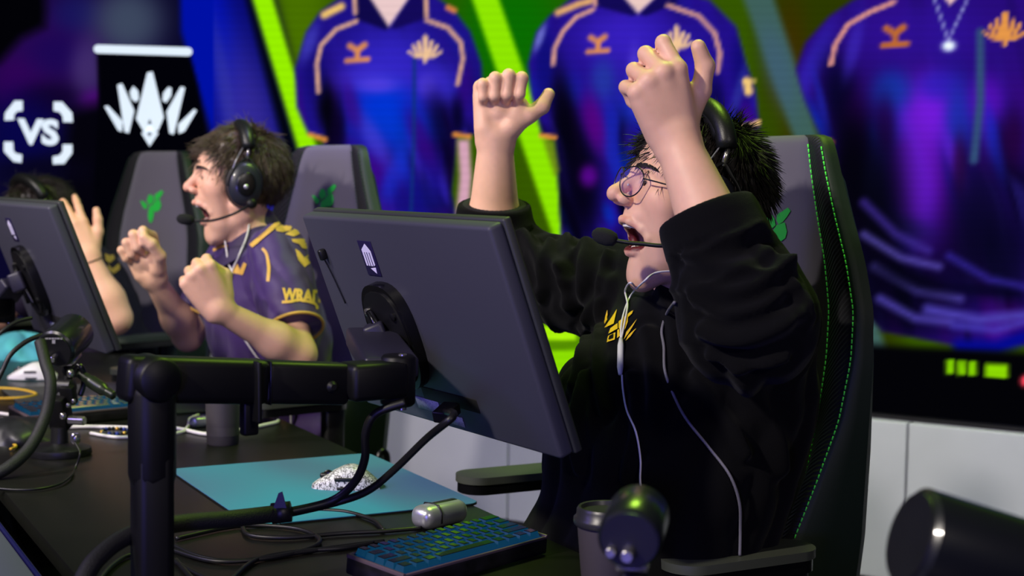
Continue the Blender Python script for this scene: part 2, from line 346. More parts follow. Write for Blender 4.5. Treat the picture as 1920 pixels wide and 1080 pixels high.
    mark(1121, 82, .95); crown(1268, 80, 1.0); p.line([(1400, 152), (1404, 172)], 15, (244, 206, 130), 3); p.line([(1396, 152), (1414, 152)], 6, (244, 206, 130), 3)
    p.poly([(1018, 262), (1038, 264), (1048, 320), (1040, 330)], (120, 150, 30), 5)
    # --- third shirt
    s3 = [(1556, 30), (1600, 0), (1680, -30), (1720, -300), (2100, -300), (2200, 0), (2300, 300), (2300, 610), (2000, 640), (1800, 650), (1655, 620), (1600, 560), (1568, 300), (1545, 268), (1510, 190), (1492, 130), (1510, 80)]
    m = p.mask(s3, 5); p.over(m, (48, 16, 132)); folds(m, 8, 1.4); B = lambda *a, **k: p.blob(*a, clip=m, **k)
    B(1720, 60, 140, 60, (56, 22, 160), .8); B(1525, 120, 20, 90, (60, 44, 190), .8, 24); B(1580, 190, 40, 90, (8, 6, 44), .9, -14); B(1540, 190, 8, 60, (40, 50, 190), .6, -14); B(1600, 90, 14, 60, (70, 50, 190), .7, 14); B(1622, 200, 36, 60, (60, 6, 110), .7, 20); B(1596, 330, 46, 130, (5, 4, 16), .95)
    B(1740, 210, 60, 70, (128, 34, 226), .95); B(1720, 330, 46, 140, (120, 36, 214), .85); B(1672, 170, 40, 40, (24, 70, 180), .8, -40); B(1760, 160, 40, 30, (50, 40, 190), .7); B(1800, 220, 30, 70, (30, 60, 180), .8); B(1790, 300, 14, 60, (110, 44, 220), .7, -20); B(1800, 310, 14, 60, (60, 10, 70), .7); B(1660, 240, 20, 60, (50, 6, 90), .8)
    B(1850, 190, 36, 50, (96, 22, 190), .9); B(1866, 270, 14, 70, (36, 50, 200), .8, -12); B(1900, 260, 26, 60, (44, 6, 70), .9); B(1640, 380, 20, 90, (30, 40, 110), .7); B(1836, 400, 60, 120, (12, 10, 44), .8); B(1690, 430, 60, 26, (40, 30, 110), .8, 10)
    p.line([(1838, 60), (1838, 190), (1826, 300)], 15, (60, 90, 130), 5)
    p.blob(1640, 420, 70, 190, (5, 4, 16), .9, clip=m); p.blob(1860, 480, 120, 90, (10, 8, 40), .8, clip=m); p.blob(1700, 560, 120, 90, (6, 5, 26), .8, clip=m)
    for i, (x0, y0, x1, y1, w, c) in enumerate([(1620, 440, 1760, 500, 9, (104, 92, 190)), (1640, 500, 1800, 560, 12, (96, 84, 184)), (1650, 560, 1780, 604, 12, (92, 80, 184)), (1740, 580, 1930, 590, 18, (86, 74, 180)), (1790, 610, 1940, 600, 10, (84, 74, 190)), (1800, 650, 1940, 625, 26, (8, 14, 150)), (1620, 380, 1740, 470, 12, (70, 50, 150)), (1780, 480, 1930, 540, 10, (60, 46, 160))]):
        p.line([(x0, y0), ((x0 + x1) / 2, (y0 + y1) / 2 + 14), (x1, y1)], w, c, 9)
    p.blob(1700, 520, 90, 20, (6, 5, 24), .7, 20); p.blob(1850, 545, 70, 12, (8, 6, 40), .7, 5)
    p.poly([(1755, -300), (1770, -5), (1782, 9), (1796, -5), (1810, -300)], (236, 200, 196), 3)
    p.line([(1676, 4), (1632, 22), (1590, 46), (1566, 84), (1558, 120)], 9, (214, 150, 146), 2); p.line([(1545, 266), (1556, 268)], 12, (222, 140, 60), 3)
    p.line([(1750, -10), (1778, 76), (1818, -10)], 4, (150, 150, 210), 2); p.blob(1779, 86, 13, 10, (210, 220, 250), 1.3); mark(1678, 67, 1.15, (196, 116, 60)); crown(1884, 62, 1.25, (232, 160, 84))
    # --- bottom strip of the screen
    low = np.clip((y - (640 + (x - 1660) * .05)) / 16, 0, 1) * (x > 1500); p.over(low, (5, 5, 10))
    for x0, x1, y0 in ((1774, 1789, 688), (1795, 1810, 690), (1815, 1831, 691)): p.poly([(x0, y0 - 13), (x1, y0 - 13), (x1, y0 + 13), (x0, y0 + 13)], (140, 210, 6), 2.5)
    p.poly([(1848, 682), (1890, 684), (1890, 709), (1847, 706)], (150, 220, 6), 2.5); p.blob(1922, 714, 9, 11, (235, 70, 90), 1.2)
    # low green blocks that show beside the near player
    g = (y > 560) & (x > 940) & (x < 1200); p.over(np.clip((y - 560) / 20, 0, 1) * g, (96, 150, 2)); p.poly([(990, 612), (1080, 610), (1080, 638), (990, 638)], (180, 245, 20), 3); p.poly([(980, 660), (1080, 656), (1080, 720), (980, 720)], (150, 225, 4), 4)
    p.blob(420, 470, 60, 80, (84, 150, 2), .9)
    scan = 1 + .02 * np.sin(y * .42); return lin(255 * np.clip(p.c * scan[:, None] / 255, 0, 1) ** 1.13)
def paint_left(x, y):
    p = Paint(x, y); p.c[:] = (10, 8, 40)
    p.blob(100, 90, 150, 120, (40, 8, 84), .95); p.blob(30, 160, 60, 60, (52, 2, 90), .8); p.blob(145, 25, 50, 40, (20, 24, 96), .7); p.blob(110, 100, 60, 40, (22, 6, 84), .6); p.blob(240, 40, 70, 70, (62, 74, 96), .95); p.blob(165, 130, 34, 60, (74, 56, 116), .7); p.blob(175, 190, 30, 24, (84, 8, 128), .7); p.blob(90, 190, 60, 36, (14, 2, 34), .8)
    p.poly([(-400, -300), (60, -300), (86, 20), (84, 50), (40, 72), (0, 116), (-400, 200)], (2, 2, 6), 12)
    p.blob(40, 250, 80, 80, (6, 4, 76), .85)
    p.poly([(130, 210), (200, 190), (200, 470), (90, 470), (120, 300)], (4, 3, 12), 16); p.blob(80, 320, 90, 30, (6, 4, 24), .8)
    p.poly([(330, -300), (340, 60), (400, 260), (470, 500), (700, 500), (700, -300)], (0, 16, 165), 6); p.poly([(181, 98), (356, 98), (372, 160), (388, 250), (400, 470), (170, 470), (184, 200)], (2, 2, 8), 3)
    return lin(np.clip(p.c, 0, 255))
SCR = screen_mat('led_screen_light', 1.0)
led = thing('led_wall', 'tall LED wall showing three large purple and gold esports shirts behind the players', 'screen', tuple(W0 * A3(1, 1, 0)))
VF = leaf_pts(W0, WR, t_c, 1.35, zb, z1, 470, 250); q = proj(VF[0]); mk('screen_panel', VF, SCR, led, colors=paint_right(q[:, 0], np.maximum(q[:, 1], -40)), smooth=False)
mk('cabinet_back', box(A3(*(W0 + WR * (t_c + 1.35) / 2 - WN * .08)[:2], (zb + z1) / 2), (1.35 - t_c, .12, z1 - zb + .04), np.stack([WR, np.cross(A3(0, 0, 1), WR), A3(0, 0, 1)], 1), 0), M_BLACK, led, smooth=False)
led2 = thing('led_wall', 'LED wall section with VS lettering and white crown emblem behind the far players', 'screen', tuple(corner * A3(1, 1, 0)))
VF = leaf_pts(corner, WL, 0, 2.4, zb, z1, 230, 190); q = proj(VF[0]); mk('screen_panel', (VF[0], [f[::-1] for f in VF[1]]), SCR, led2, colors=paint_left(q[:, 0], np.maximum(q[:, 1], -60)), smooth=False)
mk('cabinet_back', box(A3(*(corner + WL * 1.2 - WLN * .08)[:2], (zb + z1) / 2), (2.4, .12, z1 - zb + .04), np.stack([WL, np.cross(A3(0, 0, 1), WL), A3(0, 0, 1)], 1), 0), M_BLACK, led2, smooth=False)
M_LIT = mat('lit_white_graphic', (220, 232, 245), .5, emit=(225, 236, 250), es=.95)
class Flat:
    def __init__(s, P, N): s.P = P; s.N = N
    def hit(s, x, y, off=.002, fall=None): return plane_hit(x, y, s.P, s.N) + s.N * off
SL = Flat(corner, WLN); SR = Flat(W0, WN)
def capsule(a, b, r, n=7):
    a = A3(*a); b = A3(*b); th = math.atan2(b[1] - a[1], b[0] - a[0])
    return [tuple(b + r * A3(math.cos(th + t), math.sin(th + t))) for t in np.linspace(-np.pi / 2, np.pi / 2, n)] + [tuple(a + r * A3(math.cos(th + t), math.sin(th + t))) for t in np.linspace(np.pi / 2, 3 * np.pi / 2, n)]
decal('title_bar', [capsule((184, 92), (353, 97), 8)], SL, M_LIT, led2, .004, 40, lim=9)
crown = [[(287, 128), (310, 222), (298, 250), (268, 250), (253, 225), (276, 130)], [(219, 155), (229, 152), (254, 208), (243, 254), (234, 252), (226, 200)], [(194, 197), (202, 196), (232, 228), (230, 250), (222, 246)],
         [(340, 158), (349, 160), (336, 215), (326, 256), (317, 254), (311, 210)], [(366, 202), (371, 206), (346, 248), (334, 253), (333, 234)], [(250, 160), (260, 170), (262, 186), (255, 193), (246, 186), (243, 172)], [(316, 162), (323, 164), (322, 180), (312, 194), (304, 190), (306, 174)],
         [(264, 250), (277, 240), (281, 230), (286, 240), (299, 250), (281, 277)]]
crown = [[tuple(np.mean(P, 0) + .91 * (A3(*q) - np.mean(P, 0))) for q in P] for P in crown]
decal('crown_emblem', crown, SL, M_LIT, led2, .004, 40, lim=9)
decal('emblem_notch', [[(281, 247), (285, 251), (281, 256), (277, 251)], [(278, 231), (281, 223), (285, 231), (281, 235)]], SL, mat('led_black', (3, 3, 8), .6), led2, .006, 40, lim=9)
decal('versus_lettering', None, SL, M_LIT, led2, .004, 40, lim=9, mesh2d=text2d('VS', 78, (33, 271), (1, .03), (0, -.92), .045))
br = [[(9, 226), (10, 212), (28, 189), (43, 189), (43, 208), (33, 209), (27, 215), (27, 225)], [(101, 208), (101, 191), (117, 191), (136, 212), (137, 229), (119, 229), (118, 218), (112, 210)], [(8, 266), (25, 266), (26, 283), (31, 288), (42, 290), (41, 305), (26, 303), (8, 284)], [(118, 271), (136, 271), (136, 287), (121, 307), (100, 308), (99, 294), (112, 291), (118, 284)]]
decal('corner_bracket', br, SL, M_LIT, led2, .004, 40, lim=9)
decal('footer_text', [capsule((240, 340), (244, 348), 6)], SL, M_LIT, led2, .004, 40, lim=9)
# plinth the LED wall stands on
pl_m = mat('plinth_white', (176, 178, 188), .55, vary=.05, vscale=4)
pl = thing('screen_plinth', 'pale grey plinth carrying the LED wall', 'plinth', tuple(W0 * A3(1, 1, 0)))
cR = np.stack([WR, np.cross(A3(0, 0, 1), WR), A3(0, 0, 1)], 1); n_p = 6; Lp = (1.35 - t_c) / n_p
for i in range(n_p): mk('plinth_panel', box(A3(*(W0 + WR * (t_c + Lp * (i + .5)) - WN * .03)[:2], (zb - .02) / 2), (Lp - .006, .1, zb - .03), cR, .004), pl_m, pl, smooth=False)
mk('wall_base', box(A3(*(corner + WL * 1.2 - WLN * .05)[:2], (zb - .02) / 2), (2.4, .1, zb - .03), np.stack([WL, np.cross(A3(0, 0, 1), WL), A3(0, 0, 1)], 1), .004), mat('base_black', (12, 12, 20), .6), pl, smooth=False)
mk('wall_back', box((1.5, 8.6, 1.6), (13, .1, 3.2), None, 0), mat('hall_drape', (5, 5, 9), .9), smooth=False, kind='structure', label='black drape at the back of the hall')
# ================================================================== desk
DZ = .73
desk_m = mat('desk_laminate', (17, 17, 13), .36, vary=.12, vscale=18, bump=.06, bscale=1200)
desk = thing('tournament_desk', 'long black tournament desk running along the row of players', 'desk', (.75, 2.8, 0))
mk('desktop', box((.76, 2.95, DZ - .0135), (.70, 5.6, .027), None, .003), desk_m, desk, auto=40)
for y in (.5, 2.0, 3.5, 5.0):
    for x in (.5, .95): mk('leg', box((x, y, .35), (.06, .06, .70), None, .004), M_BLACKM, desk, auto=40)
mk('cable_channel', box((.385, 2.95, DZ - .06), (.05, 5.6, .02), None, .002), M_BLACK, desk, auto=40)
mk('front_panel', box((.325, 2.95, .40), (.07, 5.6, .66), None, .004), mat('panel_violet_grey', (70, 70, 92), .6, bump=.05), desk, auto=40)
mk('panel_edge', box((.3625, 2.95, .72), (.004, 5.6, .03), None, .001), mat('blue_edge', (14, 14, 66), .4), desk)

# ================================================================== monitors
mon_m = mat('monitor_shell', (60, 60, 72), .55, bump=.08, bscale=900)
mon_e = mat('monitor_edge', (50, 52, 52), .5, bump=.05, bscale=900)
def monitor(c, tilt, yaw, label, emblem=True, clip=False):
    th, ph = math.radians(tilt), math.radians(yaw)
    w = A3(math.sin(ph), -math.cos(ph), 0); n = A3(-math.cos(ph), -math.sin(ph), 0); u = math.cos(th) * A3(0, 0, 1) + math.sin(th) * n; n = np.cross(w, u); n *= np.sign(n @ A3(-1, 0, 0))
    c = np.asarray(c); R = np.stack([w, u, n], 1); Wd, H = .56, .335
    t = thing('gaming_monitor', label, 'monitor', tuple(c - u * H / 2))
    P = lambda a, b, d=0: c + a * w + b * u + d * n
    mk('back_shell', box(P(0, 0, -.012), (Wd, H, .024), R, .006, 3), mon_m, t, auto=50)
    mk('bezel_frame', box(P(0, 0, -.030), (Wd + .004, H + .004, .013), R, .003), mon_e, t, auto=50)
    mk('screen_glass', box(P(0, .004, -.0372), (Wd - .02, H - .03, .0014), R, 0), mat('screen_on', (10, 14, 24), .2, emit=(70, 110, 170), es=.6), t)
    # oval mount plate with bolts
    po = lambda a, b, d: P(-.072 + a, -.018 + b, d)
    def oval(rw, rh, d0, d1, seg=36):
        an = np.linspace(0, 2 * np.pi, seg, endpoint=False); k = 2.6
        pts = [(rw * np.sign(math.cos(a)) * abs(math.cos(a)) ** (2 / k), rh * np.sign(math.sin(a)) * abs(math.sin(a)) ** (2 / k)) for a in an]
        return prism(pts, po(0, 0, d0), w, u, d1 - d0) if np.cross(w, u) @ n > 0 else prism(pts, po(0, 0, d1), w, u, d1 - d0)
    mk('mount_plate', oval(.066, .086, .0, .016), M_GLOSS, t, auto=40)
    mk('mount_dish', oval(.056, .076, .016, .019), M_BLACK, t, auto=40)
    for a, b in ((-.04, .04), (.04, .04), (-.04, -.04), (.04, -.04)): mk('bolt', lathe([(.007, 0), (.007, .004), (.004, .006)], po(a, b, .018), n, 12), M_CHROME if a < 0 < b else M_BLACKM, t, auto=40)
    mk('brace', cat_(tube(spl([po(-.03, .042, .022), po(.0, .02, .03), po(.02, -.05, .026)], 6), .006), tube(spl([po(.0, .02, .03), po(-.035, -.05, .024)], 6), .005)), M_GLOSS, t)
    # port bay and paper labels near the lower edge
    mk('port_bay', box(P(.02, -.115, -.001), (.16, .022, .004), R, .001), mat('port_black', (6, 6, 8), .7), t)
    mk('rating_label', box(P(-.055, -.135, .0006), (.07, .02, .0008), R, 0), mat('paper_label', (150, 158, 170), .6, vary=.35, vscale=350), t)
    mk('rating_label', box(P(.02, -.15, .0006), (.04, .016, .0008), R, 0), MATS['paper_label'], t)
    if emblem:
        mk('emblem_plate', box(P(-.085, .105, .0008), (.042, .056, .0016), R, .0004), mat('emblem_dark', (34, 26, 66), .4), t)
        e = mat('emblem_white', (225, 220, 245), .5)
        for poly in ([(-.014, -.012), (-.009, -.012), (-.009, .010), (-.006, .010), (-.006, -.012), (-.002, -.012), (-.002, .010), (.001, .010), (.001, -.012), (.006, -.012), (.006, .010), (.009, .010), (.009, -.012), (.014, -.010), (.014, .012), (.002, .024), (-.014, .014)], [(-.004, -.016), (.013, -.014), (.011, -.024)]):
            pp = np.array(poly); mk('emblem_mark', prism(pp if np.cross(w, u) @ n > 0 else pp, P(-.085, .105, .0018 if np.cross(w, u) @ n > 0 else .0022), w, u, .0004), e, t, smooth=False)
    if clip:
        mk('antenna_clip', box(P(-.235, .105, .006), (.010, .018, .012), R, .003), M_BLACK, t)
        mk('antenna_wire', tube(spl([P(-.235, .098, .006), P(-.232, .07, .003), P(-.222, .02, .002)], 6), .0012, 5), M_CABLE, t)
    return t, P, R
mon1, MP, MR = monitor((.886, 1.915, 1.068), 21.3, 4.9, 'grey monitor tilted back on an arm in front of the near player in black', True, True)
mp2 = pt(142, 530, 3.0) + A3(-.02, .285, 0)
mon2, MP2, MR2 = monitor(mp2, 21.3, 4.9, 'grey monitor cut by the left frame edge in front of the player in purple', True)

# ================================================================== monitor arms
def joint_cyl(a, b, r, ch=.004, n=24):
    a = np.asarray(a); b = np.asarray(b); L = np.linalg.norm(b - a); return lathe([(r - ch, 0), (r, ch), (r, L - ch), (r - ch, L)], a, b - a, n)
def bar(a, b, hw, hh, bev=.01, up=(0, 0, 1)):
    a = np.asarray(a); b = np.asarray(b); return box((a + b) / 2, (np.linalg.norm(b - a), hw, hh), frame(b - a, z=up), bev, 3)
def make_arm(label, post, zt, mon_P, knuckle):
    t = thing('monitor_arm', label, 'monitor arm', (post[0], post[1], DZ))
    px, py = post; top = A3(px, py, zt)
    mk('clamp_base', cat_(box((px, py, DZ + .012), (.11, .10, .024), None, .006), box((px - .03, py, DZ - .06), (.02, .07, .12), None, .003), box((px, py, DZ - .11), (.07, .07, .016), None, .003)), M_BLACKM, t, auto=40)
    mk('post', bar((px, py, DZ + .02), (px, py, zt - .09), .048, .048, .012, (1, 0, 0)), M_BLACKM, t, auto=50)
    fwd = knuckle - top; fwd[2] = 0; fwd /= np.linalg.norm(fwd); side = np.cross(fwd, A3(0, 0, 1)); side *= np.sign(side @ (CAM - top))
    mk('elbow_bracket', cat_(bar((px, py, zt - .14), (px, py, zt + .0), .056, .050, .02, side), joint_cyl(top - side * .03 + A3(0, 0, 0), top + side * .032 + A3(0, 0, 0), .0275)), M_BLACKM, t, auto=50)
    a = top - fwd * .035 - side * .012; b = knuckle - fwd * .055 - side * .012
    mk('upper_arm', cat_(bar(a, a + (b - a) * .62, .044, .057, .010), bar(a + (b - a) * .60, b, .040, .055, .008)), M_BLACKM, t, auto=50)
    mk('arm_seam', bar(a + (b - a) * .615 - fwd * .001, a + (b - a) * .615 + fwd * .001, .0455, .0565, .004), M_GLOSS, t)
    mk('joint_bolt', joint_cyl(b - fwd * .03 + side * .015, b - fwd * .03 + side * .026, .008), M_BLACK, t, auto=40)
    mk('knuckle', cat_(box(knuckle - fwd * .02 + A3(0, 0, .004), (.085, .055, .05), frame(fwd), .008), joint_cyl(knuckle + fwd * .02 - A3(0, 0, .034), knuckle + fwd * .02 + A3(0, 0, .036), .024)), M_BLACKM, t, auto=50)
    for s in (-1, 1): mk('knuckle_bolt', joint_cyl(knuckle + fwd * .02 + side * .012 + A3(0, 0, .034 * s), knuckle + fwd * .02 + side * .012 + A3(0, 0, .038 * s), .006), M_CHROME, t, auto=40)
    mk('tilt_bracket', cat_(bar(knuckle + fwd * .01 + A3(0, 0, .018), mon_P(-.105, -.012, .032), .075, .03, .006), bar(mon_P(-.075, -.01, .017), mon_P(-.09, -.012, .046), .05, .045, .006)), M_GREY if False else mat('bracket_grey', (34, 32, 48), .45), t, auto=50)
    mk('cable_clip', cat_(bar(a + (b - a) * .55 - A3(0, 0, .02), a + (b - a) * .55 - A3(0, 0, .07), .016, .022, .004, fwd), bar(a + (b - a) * .55 + side * .022 + A3(0, 0, .028), a + (b - a) * .55 + side * .024 - A3(0, 0, .05), .006, .02, .002, side)), M_BLACKM, t, auto=50)
    return t
p0 = pt(285, 700, 1.76); kn = MP(-.13, -.052, .085)
arm1 = make_arm('black monitor arm reaching across the near desk to the near monitor', (p0[0], p0[1]), p0[2] - .005, MP, pt(722, 716, 1.95))
arm2 = make_arm('black monitor arm behind the left-edge monitor', (mp2[0] - .30, mp2[1] - .05), mp2[2] - .06, MP2, MP2(-.14, -.06, .085))

# ================================================================== chairs
pad_m = mat('chair_pad', (94, 91, 104), .62, bump=.12, bscale=900)
def carbon():
    m = mat('carbon_strip', (30, 30, 34), .45); nt = m.node_tree; b = nt.nodes['Principled BSDF']; w = nt.nodes.new('ShaderNodeTexWave'); tc = nt.nodes.new('ShaderNodeTexCoord')
    w.wave_type = 'BANDS'; w.bands_direction = 'DIAGONAL'; w.inputs['Scale'].default_value = 55; nt.links.new(tc.outputs['Object'], w.inputs['Vector'])
    bp = nt.nodes.new('ShaderNodeBump'); bp.inputs['Strength'].default_value = .7; bp.inputs['Distance'].default_value = .002; nt.links.new(w.outputs['Fac'], bp.inputs['Height']); nt.links.new(bp.outputs['Normal'], b.inputs['Normal']); return m
car_m = carbon(); stitch_m = mat('green_stitch', (90, 255, 90), .5)
LV = np.array([  # z, half width, bolster reach, lean
    (.46, .225, .18, -.01), (.52, .250, .175, -.005), (.60, .268, .15, 0), (.70, .278, .115, .004), (.80, .284, .072, .008), (.90, .290, .034, .012), (1.0, .294, .020, .018), (1.08, .290, .018, .022), (1.16, .262, .018, .026), (1.24, .220, .016, .03), (1.31, .186, .014, .034), (1.35, .168, .012, .037), (1.368, .150, .008, .042), (1.374, .12, .002, .05)])
zz = np.linspace(.46, 1.374, 46); zz = np.concatenate([zz[:-1], [1.360, 1.368, 1.374]]); zz = np.unique(np.round(zz, 4))
lv = [np.interp(zz, LV[:, 0], LV[:, k]) for k in (1, 2, 3)]
def backp(u, k):
    """point of the backrest: u in -1..1 across the front, k level index (fractional ok)"""
    w, p, l = (np.interp(k, np.arange(len(zz)), a) for a in lv); z = np.interp(k, np.arange(len(zz)), zz)
    a = abs(u); x = np.interp(a, [0, .5, .62, .74, .84, .92, .97, 1.0], [.0, .0, -.02 * p, -.55 * p, -.95 * p, -p, -.8 * p, np.interp(z, [.7, 1.05], [.03, .012])])
    return A3(.235 + l + x, u * w, z)
def loft(us, front=True):
    n = len(us); V = []
    for k in range(len(zz)):
        for u in us:
            if front: V.append(backp(u, k))
            else:
                e = backp(math.copysign(1, u) if u else 1, k); w = lv[0][k]; d = (.055 * (1 - abs(u) ** 3.0) + (.0 if abs(u) == 1 else .015)) * np.interp(zz[k], [.85, 1.1], [1, .6])
                V.append(A3(e[0] + d * (.55 if zz[k] > 1.3 else 1), u * w, zz[k]))
    Fc = [[k * n + i, k * n + i + 1, (k + 1) * n + i + 1, (k + 1) * n + i] for k in range(len(zz) - 1) for i in range(n - 1)]
    return np.array(V), Fc
def stitch(u):
    V = []; P = np.array([backp(u, k) + A3(-.0025, math.copysign(.001, u), 0) for k in np.linspace(2, len(zz) - 3, 260)])
    s = np.concatenate([[0], np.cumsum(np.linalg.norm(np.diff(P, axis=0), axis=1))]); parts = []
    for a in np.arange(0, s[-1] - .01, .0095):
        parts.append(tube(np.array([[np.interp(a + q, s, P[:, i]) for i in range(3)] for q in (0, .0068)]), .0013, 5))
    return cat_(*parts)
def make_chair(label):
    t = thing('gaming_chair', label, 'chair', group='gaming chairs along the desk')
    uf = lambda a, b, n: list(np.linspace(a, b, n))
    mk('back_pad', loft(uf(-.70, .70, 25)), pad_m, t)
    for s in (-1, 1):
        mk('bolster_strip', loft(uf(.70 * s, .94 * s, 9)[::s]), car_m, t)
        mk('side_bolster', loft(([.94, .955, .97, .985, 1.0] if s > 0 else [-1.0, -.985, -.97, -.955, -.94])), M_DGREEN, t)
        for q in (.70, .945): mk('stitching', stitch(q * s), stitch_m, t, kind='stuff')
    top = len(zz) - 1; us = uf(-1, 1, 31)
    mk('back_shell', cat_(loft(us, False)), M_DGREEN, t)
    a = loft(us)[0].reshape(len(zz), 31, 3); b = loft(us, False)[0].reshape(len(zz), 31, 3)
    for k, nm in ((top, 'top_seam'), (0, 'bottom_seam')): mk(nm, (np.concatenate([a[k], b[k]]), [[i, i + 1, 31 + i + 1, 31 + i] for i in range(30)]), M_DGREEN, t)
    mk('seat', cat_(box((-.03, 0, .47), (.50, .40, .10), None, .035, 4), box((-.03, .235, .475), (.48, .10, .13), None, .04, 4), box((-.03, -.235, .475), (.48, .10, .13), None, .04, 4)), pad_m, t, auto=60)
    for s in (-1, 1):
        ar = mk('armrest', cat_(prism([(x, y) for x, y in rrect(.27, .09, .044, 8)], (-.035, .345 * s, .764), (1, 0, 0), (0, 1, 0), .014)), mat('armrest_pad', (62, 66, 56), .5), t, auto=50)
        mk('armrest_base', prism(rrect(.262, .084, .04, 8), (-.035, .345 * s, .744), (1, 0, 0), (0, 1, 0), .02), M_GLOSS, ar, auto=50)
        mk('armrest_post', cat_(box((.065, .345 * s, .625), (.055, .03, .24), None, .008), box((.065, .28 * s, .44), (.06, .16, .03), None, .006)), M_BLACK, ar, auto=50)
        mk('hinge_cover', lathe([(.05, 0), (.055, .006), (.055, .03), (.04, .038)], (.20, .262 * s, .50), (0, s, 0), 24), M_BLACK, t, auto=50)
    mk('recline_lever', tube(spl([(.20, -.31, .50), (.205, -.325, .54), (.21, -.325, .60), (.225, -.325, .62), (.24, -.325, .60), (.235, -.325, .53)], 6), .008), M_GLOSS, t)
    mk('gas_lift', lathe([(.03, .08), (.03, .28), (.02, .28), (.02, .42)], (0, 0, 0), (0, 0, 1), 20), M_BLACKM, t, auto=50)
    for i in range(5):
        d = A3(math.cos(i * 1.2566 + .3), math.sin(i * 1.2566 + .3), 0)
        lg = mk('base_leg', tube([d * .02 + A3(0, 0, .10), d * .18 + A3(0, 0, .095), d * .31 + A3(0, 0, .075)], [.03, .024, .018], 10), M_BLACKM, t)
        s2 = np.cross(d, A3(0, 0, 1)); mk('caster', lathe([(.02, -.022), (.03, -.018), (.03, .018), (.02, .022)], d * .31 + A3(0, 0, .03), s2, 16), M_GLOSS, lg, auto=50)
    return t
chair1 = make_chair('grey and green gaming chair behind the near player in the black hoodie')
#cushion = mk('neck_cushion', box((.205, .0, 1.17), (.07, .30, .15), None, .034, 4), mat('cushion_black', (12, 12, 14), .7), chair1, auto=60)
chair2 = copy_tree(chair1); chair2['label'] = 'grey gaming chair behind the player in the purple shirt'
chair3 = copy_tree(chair1); chair3['label'] = 'grey gaming chair behind the farthest player at the left'
for c in (chair2, chair3):
    for ch in list(c.children):
        if ch.name.startswith('neck_cushion'): bpy.data.objects.remove(ch)
chair1.location = (1.372, 2.07, 0); chair1.rotation_euler = (0, 0, math.radians(0))
cc2 = pt(618, 400, 3.72); chair2.location = (cc2[0] - .25, cc2[1], 0); chair2.rotation_euler = (0, 0, math.radians(12))
cc3 = pt(283, 400, 4.9); chair3.location = (cc3[0] - .20, cc3[1] + .02, 0); chair3.rotation_euler = (0, 0, math.radians(20))
for ch in chair1.children:
    if ch.name.startswith('armrest'): ch.location.z -= .05
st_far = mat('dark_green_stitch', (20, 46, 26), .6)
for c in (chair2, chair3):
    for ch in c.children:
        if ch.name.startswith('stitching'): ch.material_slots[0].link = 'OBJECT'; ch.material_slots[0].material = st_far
bpy.context.view_layer.update()
EMB = [[(q[0] * .0648 - 37, q[1] * .0648 - 41) for q in P] for P in ([(245, 550), (330, 570), (400, 620), (470, 700), (430, 800), (380, 815), (320, 740)], [(500, 380), (580, 365), (640, 450), (660, 580), (520, 690), (440, 560)], [(900, 235), (950, 300), (880, 410), (800, 510), (720, 560), (680, 480), (690, 370)],
    [(690, 570), (840, 520), (880, 700), (850, 820), (780, 880), (640, 890), (660, 980), (610, 1180), (540, 1240), (480, 1080), (490, 850), (520, 720), (600, 690)])]
emb_m = mat('emblem_green', (40, 190, 70), .5, emit=(30, 190, 60), es=.0)
def chair_emblem(ch, x, y, k):
    s = Surf(*[o for o in ch.children if o.name.startswith('back_pad')]); decal('snake_emblem', [[(x + a * k, y + b * k) for a, b in P] for P in EMB], s, emb_m, ch, .002, 8)
chair_emblem(chair1, 1447, 428, 1.5); chair_emblem(chair2, 607, 371, 1.0); chair_emblem(chair3, 284, 381, .95)
# ================================================================== things on the desk
def ondesk(x, y, z=DZ): return dk(x, y, z)
# --- mouse pads
def pad(name, x0, x1, y0, y1, m, label):
    t = thing(name, label, 'mouse pad', ((x0 + x1) / 2, (y0 + y1) / 2, DZ))
    c = A3((x0 + x1) / 2, (y0 + y1) / 2, DZ + .0003); out = rrect(x1 - x0, y1 - y0, .02, 6)
    mk('rubber_base', prism(out, c, (1, 0, 0), (0, 1, 0), .0025), M_BLACK, t, smooth=False)
    mk('cloth_top', prism(rrect(x1 - x0 - .002, y1 - y0 - .002, .02, 6), c + A3(0, 0, .0026), (1, 0, 0), (0, 1, 0), .0012), m, t, smooth=False); return t
def blue_cloth():
    m = mat('pad_cloth_blue', (70, 128, 150), .8, bump=.15, bscale=1500); nt = m.node_tree; b = nt.nodes['Principled BSDF']; tc = nt.nodes.new('ShaderNodeTexCoord'); w = nt.nodes.new('ShaderNodeTexNoise'); w.inputs['Scale'].default_value = 3.2; w.inputs['Detail'].default_value = 1
    mp = nt.nodes.new('ShaderNodeMapping'); mp.inputs['Scale'].default_value = (1.0, .35, 1); mp.inputs['Rotation'].default_value = (0, 0, .5); r = nt.nodes.new('ShaderNodeValToRGB')
    r.color_ramp.elements[0].position = .38; r.color_ramp.elements[0].color = (*lin((60, 98, 132)), 1); r.color_ramp.elements[1].position = .60; r.color_ramp.elements[1].color = (*lin((44, 128, 158)), 1)
    L = nt.links.new; L(tc.outputs['Object'], mp.inputs['Vector']); L(mp.outputs['Vector'], w.inputs['Vector']); L(w.outputs['Fac'], r.inputs['Fac']); L(r.outputs['Color'], b.inputs['Base Color']); return m
pad1 = pad('mouse_pad', .715, 1.122, 2.165, 2.662, blue_cloth(), 'blue cloth mouse pad under the scribble-patterned mouse')
SD = Flat(A3(0, 0, DZ + .0042), A3(0, 0, 1))
decal('pad_logo', [[(502, 980), (504, 974), (514, 974), (513, 982), (510, 982), (511, 977), (507, 977), (505, 981)], [(514, 983), (516, 974), (526, 975), (524, 984), (521, 984), (523, 978), (519, 978), (517, 983)]], SD, mat('logo_dark', (20, 40, 54), .7), pad1, .0006, 20, lim=9)
